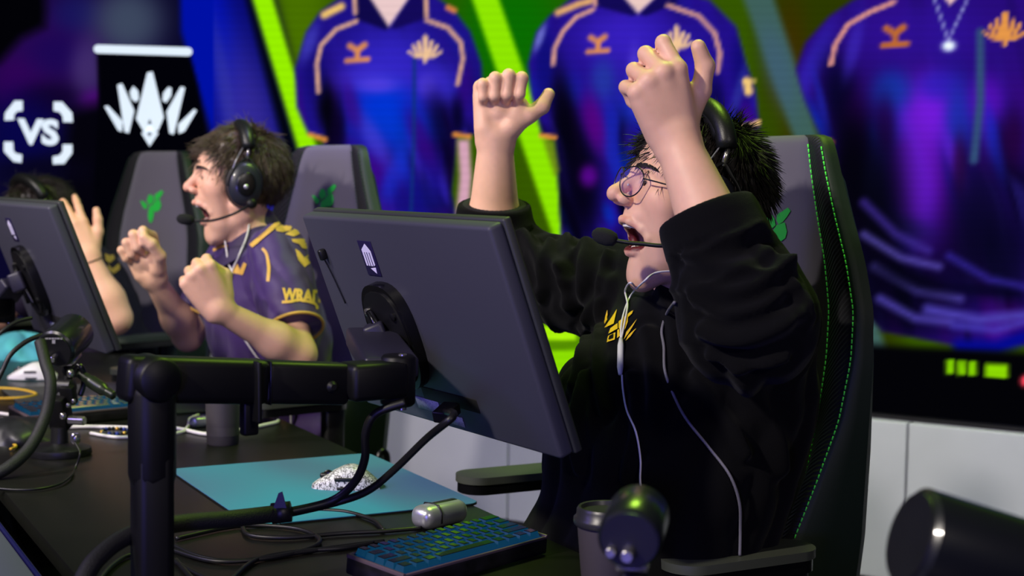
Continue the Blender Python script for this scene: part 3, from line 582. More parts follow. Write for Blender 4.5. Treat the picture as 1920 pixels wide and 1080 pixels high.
pad2 = pad('mouse_pad', .60, 1.06, 3.30, 3.86, mat('pad_grey', (58, 56, 64), .85, bump=.1, bscale=900), 'dark grey mouse pad at the far left of the desk')
# --- mice
def mouse(c, yaw, m, name_label, btn=None, s=1.0):
    Lm, Wm, Hm = .122 * s, .063 * s, .038 * s; nu, nv = 22, 20; V = []
    for i in range(nu + 1):
        a = i / nu; y = (a - .5) * Lm; wv = Wm / 2 * (math.sin(math.pi * min(max(a * .96 + .02, 0), 1)) ** .38) * (1 - .10 * math.exp(-((a - .5) / .18) ** 2)); h = Hm * (math.sin(math.pi * min(a * .9 + .06, 1)) ** .75) * (.78 + .35 * math.exp(-((a - .38) / .3) ** 2))
        for j in range(nv + 1):
            b = math.pi * j / nv; V.append((wv * math.copysign(abs(math.cos(b)) ** .62, math.cos(b)), y, max(h, .006) * math.sin(b) ** .75))
    V = np.array(V); n = nv + 1; Fc = [[i * n + j, i * n + j + 1, (i + 1) * n + j + 1, (i + 1) * n + j] for i in range(nu) for j in range(nv)]
    ca, sa = math.cos(yaw), math.sin(yaw); R = np.array([[ca, -sa, 0], [sa, ca, 0], [0, 0, 1]]); T = lambda P: np.asarray(P) @ R.T + c
    t = thing('computer_mouse', name_label, 'mouse', tuple(c))
    mk('shell', (T(V), Fc), m, t)
    mk('base_plate', prism([(x * .96, y * .96) for x, y in [(Wm / 2 * math.cos(q) * .98, Lm / 2 * math.sin(q)) for q in np.linspace(0, 2 * np.pi, 26, endpoint=False)]], c + A3(0, 0, .001), R[:, 0], R[:, 1], .005), M_BLACK, t)
    mk('scroll_wheel', lathe([(.007, -.0035), (.010, -.002), (.010, .002), (.007, .0035)], T((0, Lm * .27, Hm * .56)), R[:, 0], 16), M_GLOSS, t, auto=40)
    mk('wheel_slot', box(T((0, Lm * .27, Hm * .56)), (.011, .030, .010), R, .004), M_BLACK, t)
    mk('side_button', box(T((-Wm * .425, Lm * .02, Hm * .50)), (.004, .034, .007), R, .002), btn or M_BLACK, t)
    return t
def scribble():
    m = mat('scribble_shell', (225, 222, 226), .4); nt = m.node_tree; b = nt.nodes['Principled BSDF']; tc = nt.nodes.new('ShaderNodeTexCoord'); L = nt.links.new; prev = None
    for sc_, off in ((75, 0), (110, 3.3)):
        mp = nt.nodes.new('ShaderNodeMapping'); mp.inputs['Location'].default_value = (off,) * 3; L(tc.outputs['Object'], mp.inputs['Vector'])
        n = nt.nodes.new('ShaderNodeTexNoise'); n.inputs['Scale'].default_value = sc_; n.inputs['Detail'].default_value = 1.5; n.inputs['Distortion'].default_value = 1.6; L(mp.outputs['Vector'], n.inputs['Vector'])
        s_ = nt.nodes.new('ShaderNodeMath'); s_.operation = 'SUBTRACT'; s_.inputs[1].default_value = .5; L(n.outputs['Fac'], s_.inputs[0]); a = nt.nodes.new('ShaderNodeMath'); a.operation = 'ABSOLUTE'; L(s_.outputs[0], a.inputs[0])
        if prev is None: prev = a.outputs[0]
        else:
            mn = nt.nodes.new('ShaderNodeMath'); mn.operation = 'MINIMUM'; L(prev, mn.inputs[0]); L(a.outputs[0], mn.inputs[1]); prev = mn.outputs[0]
    r = nt.nodes.new('ShaderNodeValToRGB'); r.color_ramp.elements[0].position = .022; r.color_ramp.elements[0].color = (.006, .006, .007, 1); r.color_ramp.elements[1].position = .034; r.color_ramp.elements[1].color = (.72, .7, .74, 1)
    L(prev, r.inputs['Fac']); L(r.outputs['Color'], b.inputs['Base Color']); return m
mouse(ondesk(650, 918) + A3(0, 0, .004), math.radians(62), scribble(), 'white mouse covered in black scribbles on the blue mouse pad')
mouse(ondesk(62, 712) + A3(0, 0, .004), math.radians(70), mat('mouse_white', (214, 208, 216), .4), 'plain white mouse on the dark grey pad at the left', s=1.05)
# --- keyboards
kbody_m = mat('keyboard_case', (24, 22, 24), .3, vary=.5, vscale=60, coat=.3)
key_side = mat('keycap_lit_side', (14, 38, 50), .25, emit=(30, 130, 190), es=.14); key_top = mat('keycap_smoke', (14, 22, 28), .2, coat=.5)
led_plate = mat('keyboard_led_plate', (4, 14, 20), .4, emit=(10, 110, 190), es=.16)
ROWS = [[1] * 13 + [2], [1.5] + [1] * 12 + [1.5], [1.75] + [1] * 11 + [2.25], [2.25] + [1] * 10 + [2.75], [1.25, 1.25, 1.25, 6.25, 1.25, 1.25, 1.25, 1.25]]
KEYS = {}
def keymesh(wu, pitch):
    if wu in KEYS: return KEYS[wu]
    w = wu * pitch - .0016; d = pitch - .0016; V = []
    for z, kx in ((0, 0), (.0085, .0030), (.0092, .0040)):
        V += [(-w / 2 + kx, -d / 2 + kx * .8, z), (w / 2 - kx, -d / 2 + kx * .8, z), (w / 2 - kx, d / 2 - kx * .5, z), (-w / 2 + kx, d / 2 - kx * .5, z)]
    Fc = [[4 * a + i, 4 * a + (i + 1) % 4, 4 * a + 4 + (i + 1) % 4, 4 * a + 4 + i] for a in (0, 1) for i in range(4)] + [[8, 9, 10, 11]]
    me = bpy.data.meshes.new('keycap'); me.from_pydata(V, [], Fc); me.materials.append(key_top); me.materials.append(key_side)
    me.polygons.foreach_set('material_index', np.array([1] * 4 + [0] * 5, np.int32)); me.update(); KEYS[wu] = me; return me
def keyboard(c, yaw, label):
    p = .0191; t = thing('mechanical_keyboard', label, 'keyboard', tuple(c)); t.rotation_euler = (math.radians(4), 0, yaw)
    Wk, Dk = 15 * p + .016, 5 * p + .016; M = np.array(t.matrix_basis); Tw = lambda VF: (np.asarray(VF[0]) @ M[:3, :3].T + M[:3, 3], VF[1])
    mk('case', Tw(box((0, 0, .012), (Wk, Dk, .024), None, .003)), kbody_m, t, auto=40)
    mk('case_rim', Tw(cat_(*[box(q, s, None, .001) for q, s in (((0, Dk / 2 - .002, .026), (Wk, .004, .006)), ((0, -Dk / 2 + .002, .025), (Wk, .004, .004)), ((Wk / 2 - .002, 0, .026), (.004, Dk, .006)), ((-Wk / 2 + .002, 0, .026), (.004, Dk, .006)))])), mat('case_rim', (120, 104, 108), .3, metal=.5), t, auto=40)
    mk('light_plate', Tw(box((0, 0, .0245), (Wk - .010, Dk - .010, .001), None, 0)), led_plate, t)
    for r, row in enumerate(ROWS):
        x = -7.5 * p
        for wu in row:
            o = bpy.data.objects.new('keycap', keymesh(wu, p)); COL.objects.link(o); o.parent = t; o.location = (x + wu * p / 2, (2 - r) * p, .0262 + .0012 * (2 - r) * (1 if r < 2 else .2)); x += wu * p
    return t
ka, kb_ = ondesk(750, 1076, .762), ondesk(1030, 1000, .762); kd = (kb_ - ka) / np.linalg.norm(kb_ - ka); kn_ = A3(-kd[1], kd[0], 0)
kc = (ka + kb_) / 2 + kn_ * .056; keyboard(A3(kc[0], kc[1], DZ + .006), math.atan2(kd[1], kd[0]), 'compact black keyboard with smoked blue-lit keys below the near monitor')
k2 = ondesk(176, 772, .75); keyboard(A3(k2[0] - .02, k2[1] + .02, DZ + .006), math.atan2(kd[1], kd[0]) - .15, 'small dark keyboard with blue glow behind the arm post')
# --- silver case beside the keyboard
sc_ = ondesk(824, 985); d1 = (ondesk(880, 960) - ondesk(770, 985)); d1 /= np.linalg.norm(d1); Rk = frame(d1)
cs = thing('earphone_case', 'silver rounded case with a dark slot between pad and keyboard', 'case', tuple(sc_))
mk('body', box(sc_ + A3(0, 0, .019), (.10, .046, .038), Rk, .017, 5), M_SILVER, cs)
mk('lid_slot', box(sc_ + A3(0, 0, .0365) + d1 * .008, (.055, .012, .005), Rk, .002), M_BLACK, cs)
mk('hinge_gap', tube([sc_ + Rk[:, 1] * a + A3(0, 0, z) - d1 * .018 for a, z in ((-.0236, .010), (-.0236, .026), (-.016, .0375), (0, .0389), (.016, .0375), (.0236, .026), (.0236, .01))], .0013, 5), M_BLACK, cs)
# --- paper cup and tumbler
cup_c = dk(1125, 1115); cup_c = A3(*(pt(1140, 960, 1.9)[:2]), DZ)
cup = thing('coffee_cup', 'dark paper coffee cup with black lid near the right of the desk', 'cup', tuple(cup_c))
mk('cup_body', lathe([(.030, 0), (.031, .002), (.0405, .105), (.0405, .108)], cup_c), mat('cup_card', (62, 56, 60), .7), cup, auto=40)
mk('lid', lathe([(.044, .104), (.0455, .107), (.0455, .113), (.042, .116), (.0415, .124), (.039, .128), (.036, .1275), (.0345, .122), (.001, .121)], cup_c), mat('lid_black', (40, 40, 44), .35), cup, auto=50)
tc_ = ondesk(418, 832) + A3(.0, .0, 0)
tb = thing('tumbler', 'tall dark grey tapered tumbler standing behind the monitor arm', 'tumbler', tuple(tc_))
mk('body', lathe([(.031, 0), (.033, .003), (.0345, .05), (.0385, .15), (.0385, .153), (.035, .153), (.034, .02), (.001, .02)], tc_), mat('tumbler_grey', (62, 58, 62), .6, bump=.1, bscale=700), tb, auto=50)
# --- face cameras on little stands
def face_cam(c, aim, label, r=.036, L=.085, stand=True, base=None, conn=True):
    aim = np.asarray(aim, float); aim /= np.linalg.norm(aim); b = base if base is not None else A3(c[0], c[1], DZ)
    t = thing('face_camera', label, 'camera', tuple(b))
    mk('housing', lathe([(r * .90, -L / 2), (r, -L / 2 + .004), (r, L / 2 - .012), (r * .97, L / 2 - .01), (r * .97, L / 2 - .004), (r * .9, L / 2)], c, aim, 36), mat('camera_housing', (20, 22, 24), .32, coat=.3), t, auto=40)
    mk('rear_cap', lathe([(r * .86, -L / 2 - .002), (r * .88, -L / 2 + .001)], c, aim, 36), M_BLACK, t, auto=40)
    mk('lens', lathe([(r * .6, L / 2 - .002), (r * .6, L / 2 + .001), (r * .2, L / 2 + .003)], c, aim, 28), M_GLOSS, t)
    R = frame(aim); dn = -R[:, 2]
    if conn: mk('rear_connector', cat_(joint_cyl(c - aim * L / 2 + dn * r * .35, c - aim * (L / 2 + .018) + dn * r * .35, .006, .001, 12), joint_cyl(c - aim * L / 2 + dn * r * .35 + R[:, 1] * .016, c - aim * (L / 2 + .012) + dn * r * .35 + R[:, 1] * .016, .005, .001, 12)), M_CHROME, t, auto=40)
    if stand:
        j = c + dn * (r + .004); k1 = A3(b[0] * .4 + j[0] * .6, b[1] * .4 + j[1] * .6, j[2] - .055); k2_ = A3(b[0], b[1], DZ + .11)
        mk('mount_foot', box(c + dn * (r + .004), (.045, .03, .008), R, .002), M_CHROME, t, auto=40)
        mk('ball_head', cat_(lathe([(.004, -.016), (.013, -.009), (.016, 0), (.013, .009), (.004, .016)], j - A3(0, 0, .022), (0, 0, 1), 18)), M_BLACKM, t)
        mk('friction_arm', cat_(tube([j - A3(0, 0, .01), k1], .009, 10), tube([k1, k2_], .011, 10)), M_BLACKM, t, auto=40)
        mk('arm_knob', lathe([(.004, -.02), (.017, -.014), (.017, .014), (.008, .02)], k1, np.cross(aim, A3(0, 0, 1)), 16), M_BLACK, t, auto=40)
        mk('clamp_block', cat_(box(A3(b[0], b[1], DZ + .085), (.035, .04, .07), R * A3(1, 1, 1), .006), box(A3(b[0], b[1], DZ + .12) + R[:, 1] * -.02, (.02, .03, .04), R, .005)), M_BLACKM, t, auto=40)
        mk('clamp_screw', joint_cyl(A3(b[0], b[1], DZ + .07) - R[:, 1] * .02, A3(b[0], b[1], DZ + .07) - R[:, 1] * .055, .009, .002, 14), M_CHROME, t, auto=40)
        mk('base_disc', lathe([(.060, 0), (.062, .003), (.060, .014), (.045, .020), (.018, .024), (.016, .055)], A3(b[0], b[1], DZ), (0, 0, 1), 32), M_BLACK, t, auto=50)
    return t
c2 = pt(124, 637, 2.84); cam2 = face_cam(c2, pt(430, 360, 3.6) - c2, 'black cylindrical face camera on a clamp stand beside the left monitor', .039, .09, base=A3(*ondesk(112, 852)[:2], DZ))
h2 = [o for o in cam2.children if o.name.startswith('rear_cap')][0]
x_ = 85
for i_, w_ in enumerate((6, 4, 5, 3, 5, 4)): decal('rear_lettering', [[(x_, 633), (x_ + w_, 633), (x_ + w_, 636), (x_, 636)]], Surf(h2), mat('print_white', (150, 150, 150), .6), cam2, .0008, 12); x_ += w_ + 1
decal('rear_mark', [[(98, 637), (104, 637), (104, 644), (98, 644)]], Surf(h2), MATS['print_white'], cam2, .0008, 12)
# bits of the clamp: lever, green clip, steel fittings
R2 = frame(pt(200, 720, 2.8) - pt(150, 700, 2.8))
mk('clamp_lever', cat_(tube(spl([pt(150, 700, 2.8), pt(170, 715, 2.79), pt(190, 728, 2.78), pt(214, 742, 2.77)], 6), [.010] * 6 + [.013] * 8 + [.009] * 5, 10)), mat('lever_green_black', (26, 34, 20), .35), cam2)
mk('tilt_handle', tube(spl([pt(140, 705, 2.8), pt(146, 686, 2.79), pt(154, 692, 2.79), pt(158, 715, 2.8), pt(150, 742, 2.8)], 6), .006, 8), M_GLOSS, cam2)
for a, b in (((132, 700), .007), ((138, 752), .004), ((128, 760), .004), ((118, 780), .006), ((141, 822), .010)):
    mk('steel_fitting', lathe([(b * .7, -b), (b, -b * .6), (b, b * .6), (b * .7, b)], pt(*a, 2.77), (0, 0, 1), 14), M_CHROME, cam2, auto=40)
c1 = pt(1190, 985, 1.36); face_cam(c1, A3(.62, .72, .12), 'blurred black cylindrical camera in the foreground in front of the coffee cup', .030, .075, base=A3(c1[0], c1[1], DZ))
c0 = pt(1880, 1062, 1.2); face_cam(c0, RT * .93 - A3(0, 0, .30) + FW * .12, 'large blurred cylindrical camera at the lower right corner', .044, .17, base=A3(c0[0], c0[1], DZ), conn=False)
# --- cables
def cable(pts, r, m, label, name='cable', catg='cable', n=8, sm=8):
    return mk(name, tube(spl(pts, sm), r, n), m, label=label, cat=catg)
kD = lambda x, y, z=DZ: dk(x, y, z + .0048)
bund = [pt(760, 755, 1.93), pt(706, 775, 1.93), pt(686, 810, 1.94), pt(684, 860, 1.96), pt(664, 905, 1.98), pt(620, 940, 1.99), pt(540, 960, 1.97), pt(440, 972, 1.9), pt(330, 982, 1.84), pt(240, 1005, 1.78), pt(180, 1050, 1.72), pt(150, 1100, 1.68)]
cable(bund[:7], .006, M_CABLE, 'black cable dropping from the arm knuckle over the mouse into the bundle', sm=10)
cable([MP(.055, -.115, .03)] + [pt(850, 780, 1.9), pt(800, 822, 1.93), pt(740, 880, 1.97), pt(690, 920, 1.99), pt(630, 942, 2.0), pt(545, 962, 1.985)], .0055, M_CABLE, 'black video cable plugged into the near monitor running down to the bundle', sm=10)
mk('cable_plug', bar(MP(.045, -.118, .012), MP(.062, -.118, .045), .028, .018, .003), M_BLACK, label='black plug in the lower edge of the near monitor', cat='plug', auto=40)
mk('cable_sleeve', tube(spl(bund[6:], 10), .0115, 10), M_SLEEVE, label='thick braided cable sleeve crossing behind the arm post', cat='cable')
tie = pt(524, 955, 1.955)
tt = thing('cable_tie', 'black hook-and-loop tie sticking up on the cable bundle', 'cable tie', tuple(tie))
mk('wrap', tube([pt(510, 963, 1.955), pt(545, 959, 1.955)], .0145, 12), M_BLACK, tt)
mk('tail', prism([(-.008, 0), (.010, 0), (.004, .022), (-.001, .020)], pt(524, 952, 1.94), RT, UP, .003), M_BLACK, tt, smooth=False)
loops = [[(330, 1010), (420, 990), (480, 985), (560, 992), (600, 1012), (570, 1032), (490, 1048), (400, 1052), (320, 1030)],
         [(455, 988), (470, 1004), (540, 1008), (640, 1000), (720, 996), (790, 990)], [(600, 956), (650, 960), (700, 975), (720, 994)], [(320, 1020), (380, 1045), (450, 1052), (560, 1036), (660, 1022), (720, 1015)],
         [(430, 1090), (480, 1050), (560, 1034), (640, 1028), (700, 1018)], [(310, 1040), (350, 1066), (400, 1090)], [(300, 1060), (250, 1040), (210, 1060), (180, 1095)], [(330, 1050), (360, 1085), (370, 1100)]]
txt = ['looping across the desk near the arm post', 'running from the loop towards the keyboard', 'crossing the lower corner of the blue pad', 'winding from the post to the keyboard', 'leaving the frame below the loop', 'short end beside the post foot', 'curling left of the arm post', 'short end under the loop by the post']
for L_, tx in zip(loops, txt): cable([kD(*q) for q in L_], .0036, M_CABLE, 'thin black cable ' + tx)
cable([kD(*q) for q in ((0, 775), (40, 782), (80, 800), (170, 800), (260, 802), (330, 803), (390, 814), (450, 806), (500, 796), (521, 790), (515, 782), (488, 778))], .0042, M_WHITE, 'white cable lying along the desk past the tumbler')
cable([kD(*q) for q in ((170, 812), (230, 820), (330, 812), (352, 800), (356, 786), (372, 778))], .0036, M_WHITE, 'second white cable joining the silver inline box')
ib = ondesk(378, 800); mk('inline_box', box(ib + A3(0, 0, .012), (.05, .03, .024), frame(ondesk(420, 796) - ib), .009, 3), M_SILVER, label='small silver inline box beside the tumbler', cat='adapter', auto=60)
cable([pt(75, 640, 2.76), pt(85, 680, 2.74), pt(95, 720, 2.72), pt(85, 780, 2.70), pt(55, 840, 2.66), pt(10, 880, 2.62), pt(-40, 900, 2.6)], .0115, M_SLEEVE, 'thick braided black cable curving down from the face camera', n=10)
cable([pt(80, 628, 2.82), pt(50, 640, 2.8), pt(20, 665, 2.78), pt(2, 700, 2.77), pt(-30, 760, 2.75)], .005, M_CABLE, 'black cable looping left of the face camera')
cable([pt(60, 596, 2.9), pt(30, 604, 2.88), pt(0, 625, 2.86), pt(-30, 660, 2.85)], .004, M_CABLE, 'black cable hanging from the left monitor')
cable([pt(141, 830, 2.75), pt(150, 850, 2.73), pt(140, 880, 2.72)] + [kD(*q) for q in ((132, 893), (110, 908), (70, 917), (20, 918), (-20, 914))], .0024, M_CABLE, 'thin black cable from the camera stand to the left frame edge')
yel = mat('yellow_cord', (190, 150, 40), .7)
cable([kD(*q) for q in ((180, 744), (190, 750), (188, 766), (178, 780), (172, 786))], .003, yel, 'short yellow cord beside the small keyboard', sm=5)
cable([kD(*q) for q in ((-20, 728), (20, 729), (50, 733), (68, 740), (40, 746), (-20, 748))], .004, yel, 'yellow cord at the left frame edge behind the camera')
cable([kD(*q) for q in ((-20, 824), (10, 828), (30, 836), (20, 842))], .003, yel, 'yellow cord end near the left frame edge')
# bead bracelet
bb = thing('bead_bracelet', 'bracelet of dark blue and brass beads on the white cable', 'bracelet', tuple(ondesk(215, 812)))
bm_ = [mat('bead_blue', (20, 40, 130), .2), mat('bead_dark', (14, 14, 22), .2), mat('bead_brass', (190, 150, 70), .25, metal=.6)]
for i in range(22):
    a = i / 22 * 2 * np.pi; q = kD(216 + 26 * math.cos(a), 812 + 5 * math.sin(a)) + A3(0, 0, .004); mk('bead', lathe([(.001, -.0045), (.0035, -.003), (.0045, 0), (.0035, .003), (.001, .0045)], q, (0, 0, 1), 10), bm_[(0, 1, 1, 2, 1, 0, 1)[i % 7]], bb)
# teal cloth and black glove-like pouch
def lump(c, sx, sy, sz, seed, n=36, amp=.25):
    r = np.random.default_rng(seed); ph = r.uniform(0, 6, 12); V = []; nv = n // 2
    for j in range(nv + 1):
        for i in range(n):
            th, la = 2 * np.pi * i / n, np.pi / 2 * j / nv; d = 1 + amp * (.5 * math.sin(3 * th + ph[0] + 2 * la) + .35 * math.sin(5 * th + ph[1] - 3 * la) + .3 * math.sin(9 * th + 5 * la + ph[2]) * math.cos(la))
            V.append((c[0] + sx * math.cos(th) * math.cos(la) * d, c[1] + sy * math.sin(th) * math.cos(la) * d, c[2] + sz * math.sin(la) * (1 + .5 * amp * math.sin(4 * th + ph[3]) * math.cos(la))))
    return np.array(V), [[j * n + i, j * n + (i + 1) % n, (j + 1) * n + (i + 1) % n, (j + 1) * n + i] for j in range(nv) for i in range(n)]
mk('teal_cloth', lump(ondesk(38, 668), .10, .12, .075, 3), mat('teal_fabric', (84, 178, 190), .85), label='crumpled teal cloth on the desk under the left monitor', cat='cloth')
mk('black_pouch', lump(ondesk(28, 822), .085, .10, .045, 5, amp=.18), mat('pouch_black', (30, 30, 34), .45, vary=.4, vscale=30), label='crumpled black pouch at the left frame edge', cat='pouch')
# ================================================================== organic surfaces (signed distance fields -> one closed mesh)
def vnoise(p, seed=0):
    i = np.floor(p).astype(np.int64); f = p - i; f = f * f * (3 - 2 * f); out = 0
    for dx in (0, 1):
        for dy in (0, 1):
            for dz in (0, 1):
                n = ((i[:, 0] + dx) * 73856093) ^ ((i[:, 1] + dy) * 19349663) ^ ((i[:, 2] + dz) * 83492791) ^ (seed * 26544357)
                n = (n ^ (n >> 13)) & 0x7fffffff; n = (n * ((n * n * 15731 + 789221) & 0x7fffffff) + 1376312589) & 0x7fffffff
                w = (f[:, 0] if dx else 1 - f[:, 0]) * (f[:, 1] if dy else 1 - f[:, 1]) * (f[:, 2] if dz else 1 - f[:, 2]); out = out + w * (n / 1073741824.0 - 1)
    return out
def smin(a, b, k):
    h = np.clip(.5 + .5 * (b - a) / k, 0, 1); return b + (a - b) * h - k * h * (1 - h)
def cone(a, b, ra, rb):
    a = np.asarray(a, float); b = np.asarray(b, float); e = b - a; ee = e @ e + 1e-12
    def f(p):
        q = p - a; t = np.clip(q @ e / ee, 0, 1); return np.sqrt(((q - t[:, None] * e) ** 2).sum(1)) - (ra + (rb - ra) * t)
    f.box = (np.minimum(a - ra, b - rb), np.maximum(a + ra, b + rb)); return f
def ell(c, r, R=None):
    c = np.asarray(c, float); r = np.asarray(r, float)
    def f(p):
        q = p - c
        if R is not None: q = q @ R
        k0 = np.sqrt(((q / r) ** 2).sum(1)); k1 = np.sqrt(((q / (r * r)) ** 2).sum(1)) + 1e-9; return k0 * (k0 - 1) / k1
    m = max(r); f.box = (c - m, c + m); return f
class Group:
    """prims: (f, k) joins smoothly, (f, k, 'sub') carves, (f, k, 'cut') keeps the inside"""
    def __init__(s, prims, frame_=None, margin=.07):
        s.pr = prims; s.fr = frame_; lo = np.min([q[0].box[0] for q in prims if len(q) == 2], 0); hi = np.max([q[0].box[1] for q in prims if len(q) == 2], 0)
        if frame_:
            c, R, sc = frame_; cs = np.array([[x, y, z] for x in (lo[0], hi[0]) for y in (lo[1], hi[1]) for z in (lo[2], hi[2])]) * sc @ R.T + c; lo, hi = cs.min(0), cs.max(0)
        s.lo = lo - margin; s.hi = hi + margin
    def __call__(s, p):
        out = np.full(len(p), 1.0); m = ((p > s.lo) & (p < s.hi)).all(1)
        if not m.any(): return out
        q = p[m]; sc = 1.0
        if s.fr: c, R, sc = s.fr; q = (q - c) @ R / sc
        d = None
        for pr in s.pr:
            v = pr[0](q)
            if d is None: d = v
            elif len(pr) == 2: d = smin(d, v, pr[1])
            elif pr[2] == 'sub': d = -smin(-d, v, pr[1])
            else: d = -smin(-d, -v, pr[1])
        out[m] = d * sc; return out
class Field:
    def __init__(s, groups, k=.014): s.g = groups; s.k = k; s.lo = np.min([g.lo for g in groups], 0); s.hi = np.max([g.hi for g in groups], 0)
    def __call__(s, p):
        d = s.g[0](p)
        for g in s.g[1:]: d = smin(d, g(p), s.k)
        return d
def grad(f, p, e=.0012):
    return np.stack([f(p + A3(e, 0, 0)) - f(p - A3(e, 0, 0)), f(p + A3(0, e, 0)) - f(p - A3(0, e, 0)), f(p + A3(0, 0, e)) - f(p - A3(0, 0, e))], 1) / (2 * e)
def sdf_mesh(f, h, lo=None, hi=None, B=8, snap=True):
    lo = f.lo if lo is None else np.asarray(lo, float); hi = f.hi if hi is None else np.asarray(hi, float)
    nb = np.ceil((hi - lo) / (h * B)).astype(int); I = np.stack(np.meshgrid(*[np.arange(n) for n in nb], indexing='ij'), -1).reshape(-1, 3)
    d = f(lo + (I + .5) * h * B); I = I[np.abs(d) < h * B * 1.25]
    g = np.arange(B + 1); G = np.stack(np.meshgrid(g, g, g, indexing='ij'), -1).reshape(-1, 3)
    N = nb * B + 2; key = lambda c: (c[..., 0] * N[1] + c[..., 1]) * N[2] + c[..., 2]
    cid = []; cpos = []; quads = []
    offs = [(0, 0, 0), (0, 0, 1), (0, 1, 0), (0, 1, 1), (1, 0, 0), (1, 0, 1), (1, 1, 0), (1, 1, 1)]
    ed = [(0, 1), (2, 3), (4, 5), (6, 7), (0, 2), (1, 3), (4, 6), (5, 7), (0, 4), (1, 5), (2, 6), (3, 7)]; oc = np.array(offs, float)
    for s0 in range(0, len(I), 400):
        Ib = I[s0:s0 + 400]; P = Ib[:, None] * B + G[None]; S = f((lo + P * h).reshape(-1, 3)).reshape(-1, B + 1, B + 1, B + 1)
        C = np.stack([S[:, a:a + B, b:b + B, c:c + B] for a, b, c in offs], -1); act = (C.min(-1) < 0) & (C.max(-1) >= 0)
        w = np.argwhere(act); v = C[act]; acc = np.zeros((len(v), 3)); cnt = np.zeros(len(v))
        for i, j in ed:
            x = (v[:, i] < 0) != (v[:, j] < 0); t = np.where(x, v[:, i] / (v[:, i] - v[:, j] + 1e-12), 0); acc += np.where(x[:, None], oc[i] + t[:, None] * (oc[j] - oc[i]), 0); cnt += x
        gc = Ib[w[:, 0]] * B + w[:, 1:]; cid.append(key(gc)); cpos.append(lo + (gc + acc / cnt[:, None]) * h)
        neg = S < 0
        for ax in range(3):
            sl = [slice(0, B)] * 3; a0 = neg[(slice(None),) + tuple(sl)]; sl2 = list(sl); sl2[ax] = slice(1, B + 1); a1 = neg[(slice(None),) + tuple(sl2)]
            w = np.argwhere(a0 != a1); fl = a0[tuple(w.T)]; gp = Ib[w[:, 0]] * B + w[:, 1:]; e1 = np.zeros(3, int); e2 = np.zeros(3, int); e1[(ax + 1) % 3] = 1; e2[(ax + 2) % 3] = 1
            q = np.stack([key(gp - e1 - e2), key(gp - e2), key(gp), key(gp - e1)], 1); q[~fl] = q[~fl][:, ::-1]; quads.append(q)
    cid = np.concatenate(cid); cpos = np.concatenate(cpos); quads = np.concatenate(quads); cid, ui = np.unique(cid, return_index=True); V = cpos[ui]
    ix = np.searchsorted(cid, quads); ix = np.minimum(ix, len(cid) - 1); ok = (cid[ix] == quads).all(1); Fc = ix[ok]
    if snap:
        for _ in range(2):
            gr = grad(f, V); V = V - np.clip(f(V), -h, h)[:, None] * gr / ((gr ** 2).sum(1)[:, None] + .15)
    return V, Fc
def vnormals(V, Fc):
    Fc = np.asarray(Fc); n = np.cross(V[Fc[:, 2]] - V[Fc[:, 0]], V[Fc[:, 3]] - V[Fc[:, 1]]); N = np.zeros_like(V)
    for k in range(4): np.add.at(N, Fc[:, k], n)
    return N / (np.linalg.norm(N, axis=1)[:, None] + 1e-12)
def unit(v): v = np.asarray(v, float); return v / np.linalg.norm(v)

# ------------------------------------------------------------------ hands
FING = {'index': ((.030, .088, .004), (.044, .026, .021), .0110, .06), 'middle': ((.009, .092, .007), (.049, .030, .022), .0114, .0), 'ring': ((-.012, .088, .004), (.045, .028, .022), .0108, -.06), 'pinky': ((-.031, .079, -.002), (.035, .021, .019), .0096, -.13)}
def hand(wrist, ydir, zdir, side, curl, thumb, s=1.0, spread=1.0):
    """wrist point, direction to the knuckles, direction of the back of the hand; curl = angles per finger; thumb = joints in hand axes"""
    y = unit(ydir); z = np.asarray(zdir, float); z = unit(z - y * (z @ y)); x = np.cross(z, y) if side == 'R' else np.cross(y, z)
    T = lambda q: wrist + s * (q[0] * x + q[1] * y + q[2] * z); pr = []
    for i, (nm, wx) in enumerate((('index', .016), ('middle', .006), ('ring', -.005), ('pinky', -.016))):
        pr.append((cone(T((wx, -.004, 0)), T(FING[nm][0]), .0165 * s, .0125 * s), .014))
    pr.append((cone(T((.02, .018, -.013)), T((.034, .055, -.014)), .018 * s, .014 * s), .014)); pr.append((cone(T((-.02, .014, -.012)), T((-.027, .062, -.010)), .015 * s, .0125 * s), .014)); pr.append((cone(T((0, .04, -.010)), T((0, .07, -.006)), .018 * s, .014 * s), .012))
    nails = []
    for nm in ('index', 'middle', 'ring', 'pinky'):
        b, ln, r, sp = FING[nm]; p = np.array(b); a = 0; dirx = sp * spread
        for k in range(3):
            a += math.radians(curl[nm][k]); d = A3(math.sin(dirx) * math.cos(a), math.cos(dirx) * math.cos(a), -math.sin(a)); q = p + d * ln[k]
            rr = (r, r * .92, r * .84, r * .74); pr.append((cone(T(p), T(q), rr[k] * s, rr[k + 1] * s), .004 if k else .006)); p = q
        nails.append((T(p), T(p - d * .006 + A3(0, -math.sin(a), -math.cos(a)) * -1 * r * .7)))
    for (p, q), (r1, r2), k in zip(zip(thumb[:-1], thumb[1:]), ((.0155, .0138), (.0138, .0126), (.0126, .0100)), (.012, .005, .005)): pr.append((cone(T(p), T(q), r1 * s, r2 * s), k))
    return Group(pr), T
FIST = dict(index=(80, 100, 55), middle=(84, 102, 55), ring=(86, 102, 55), pinky=(88, 100, 55))

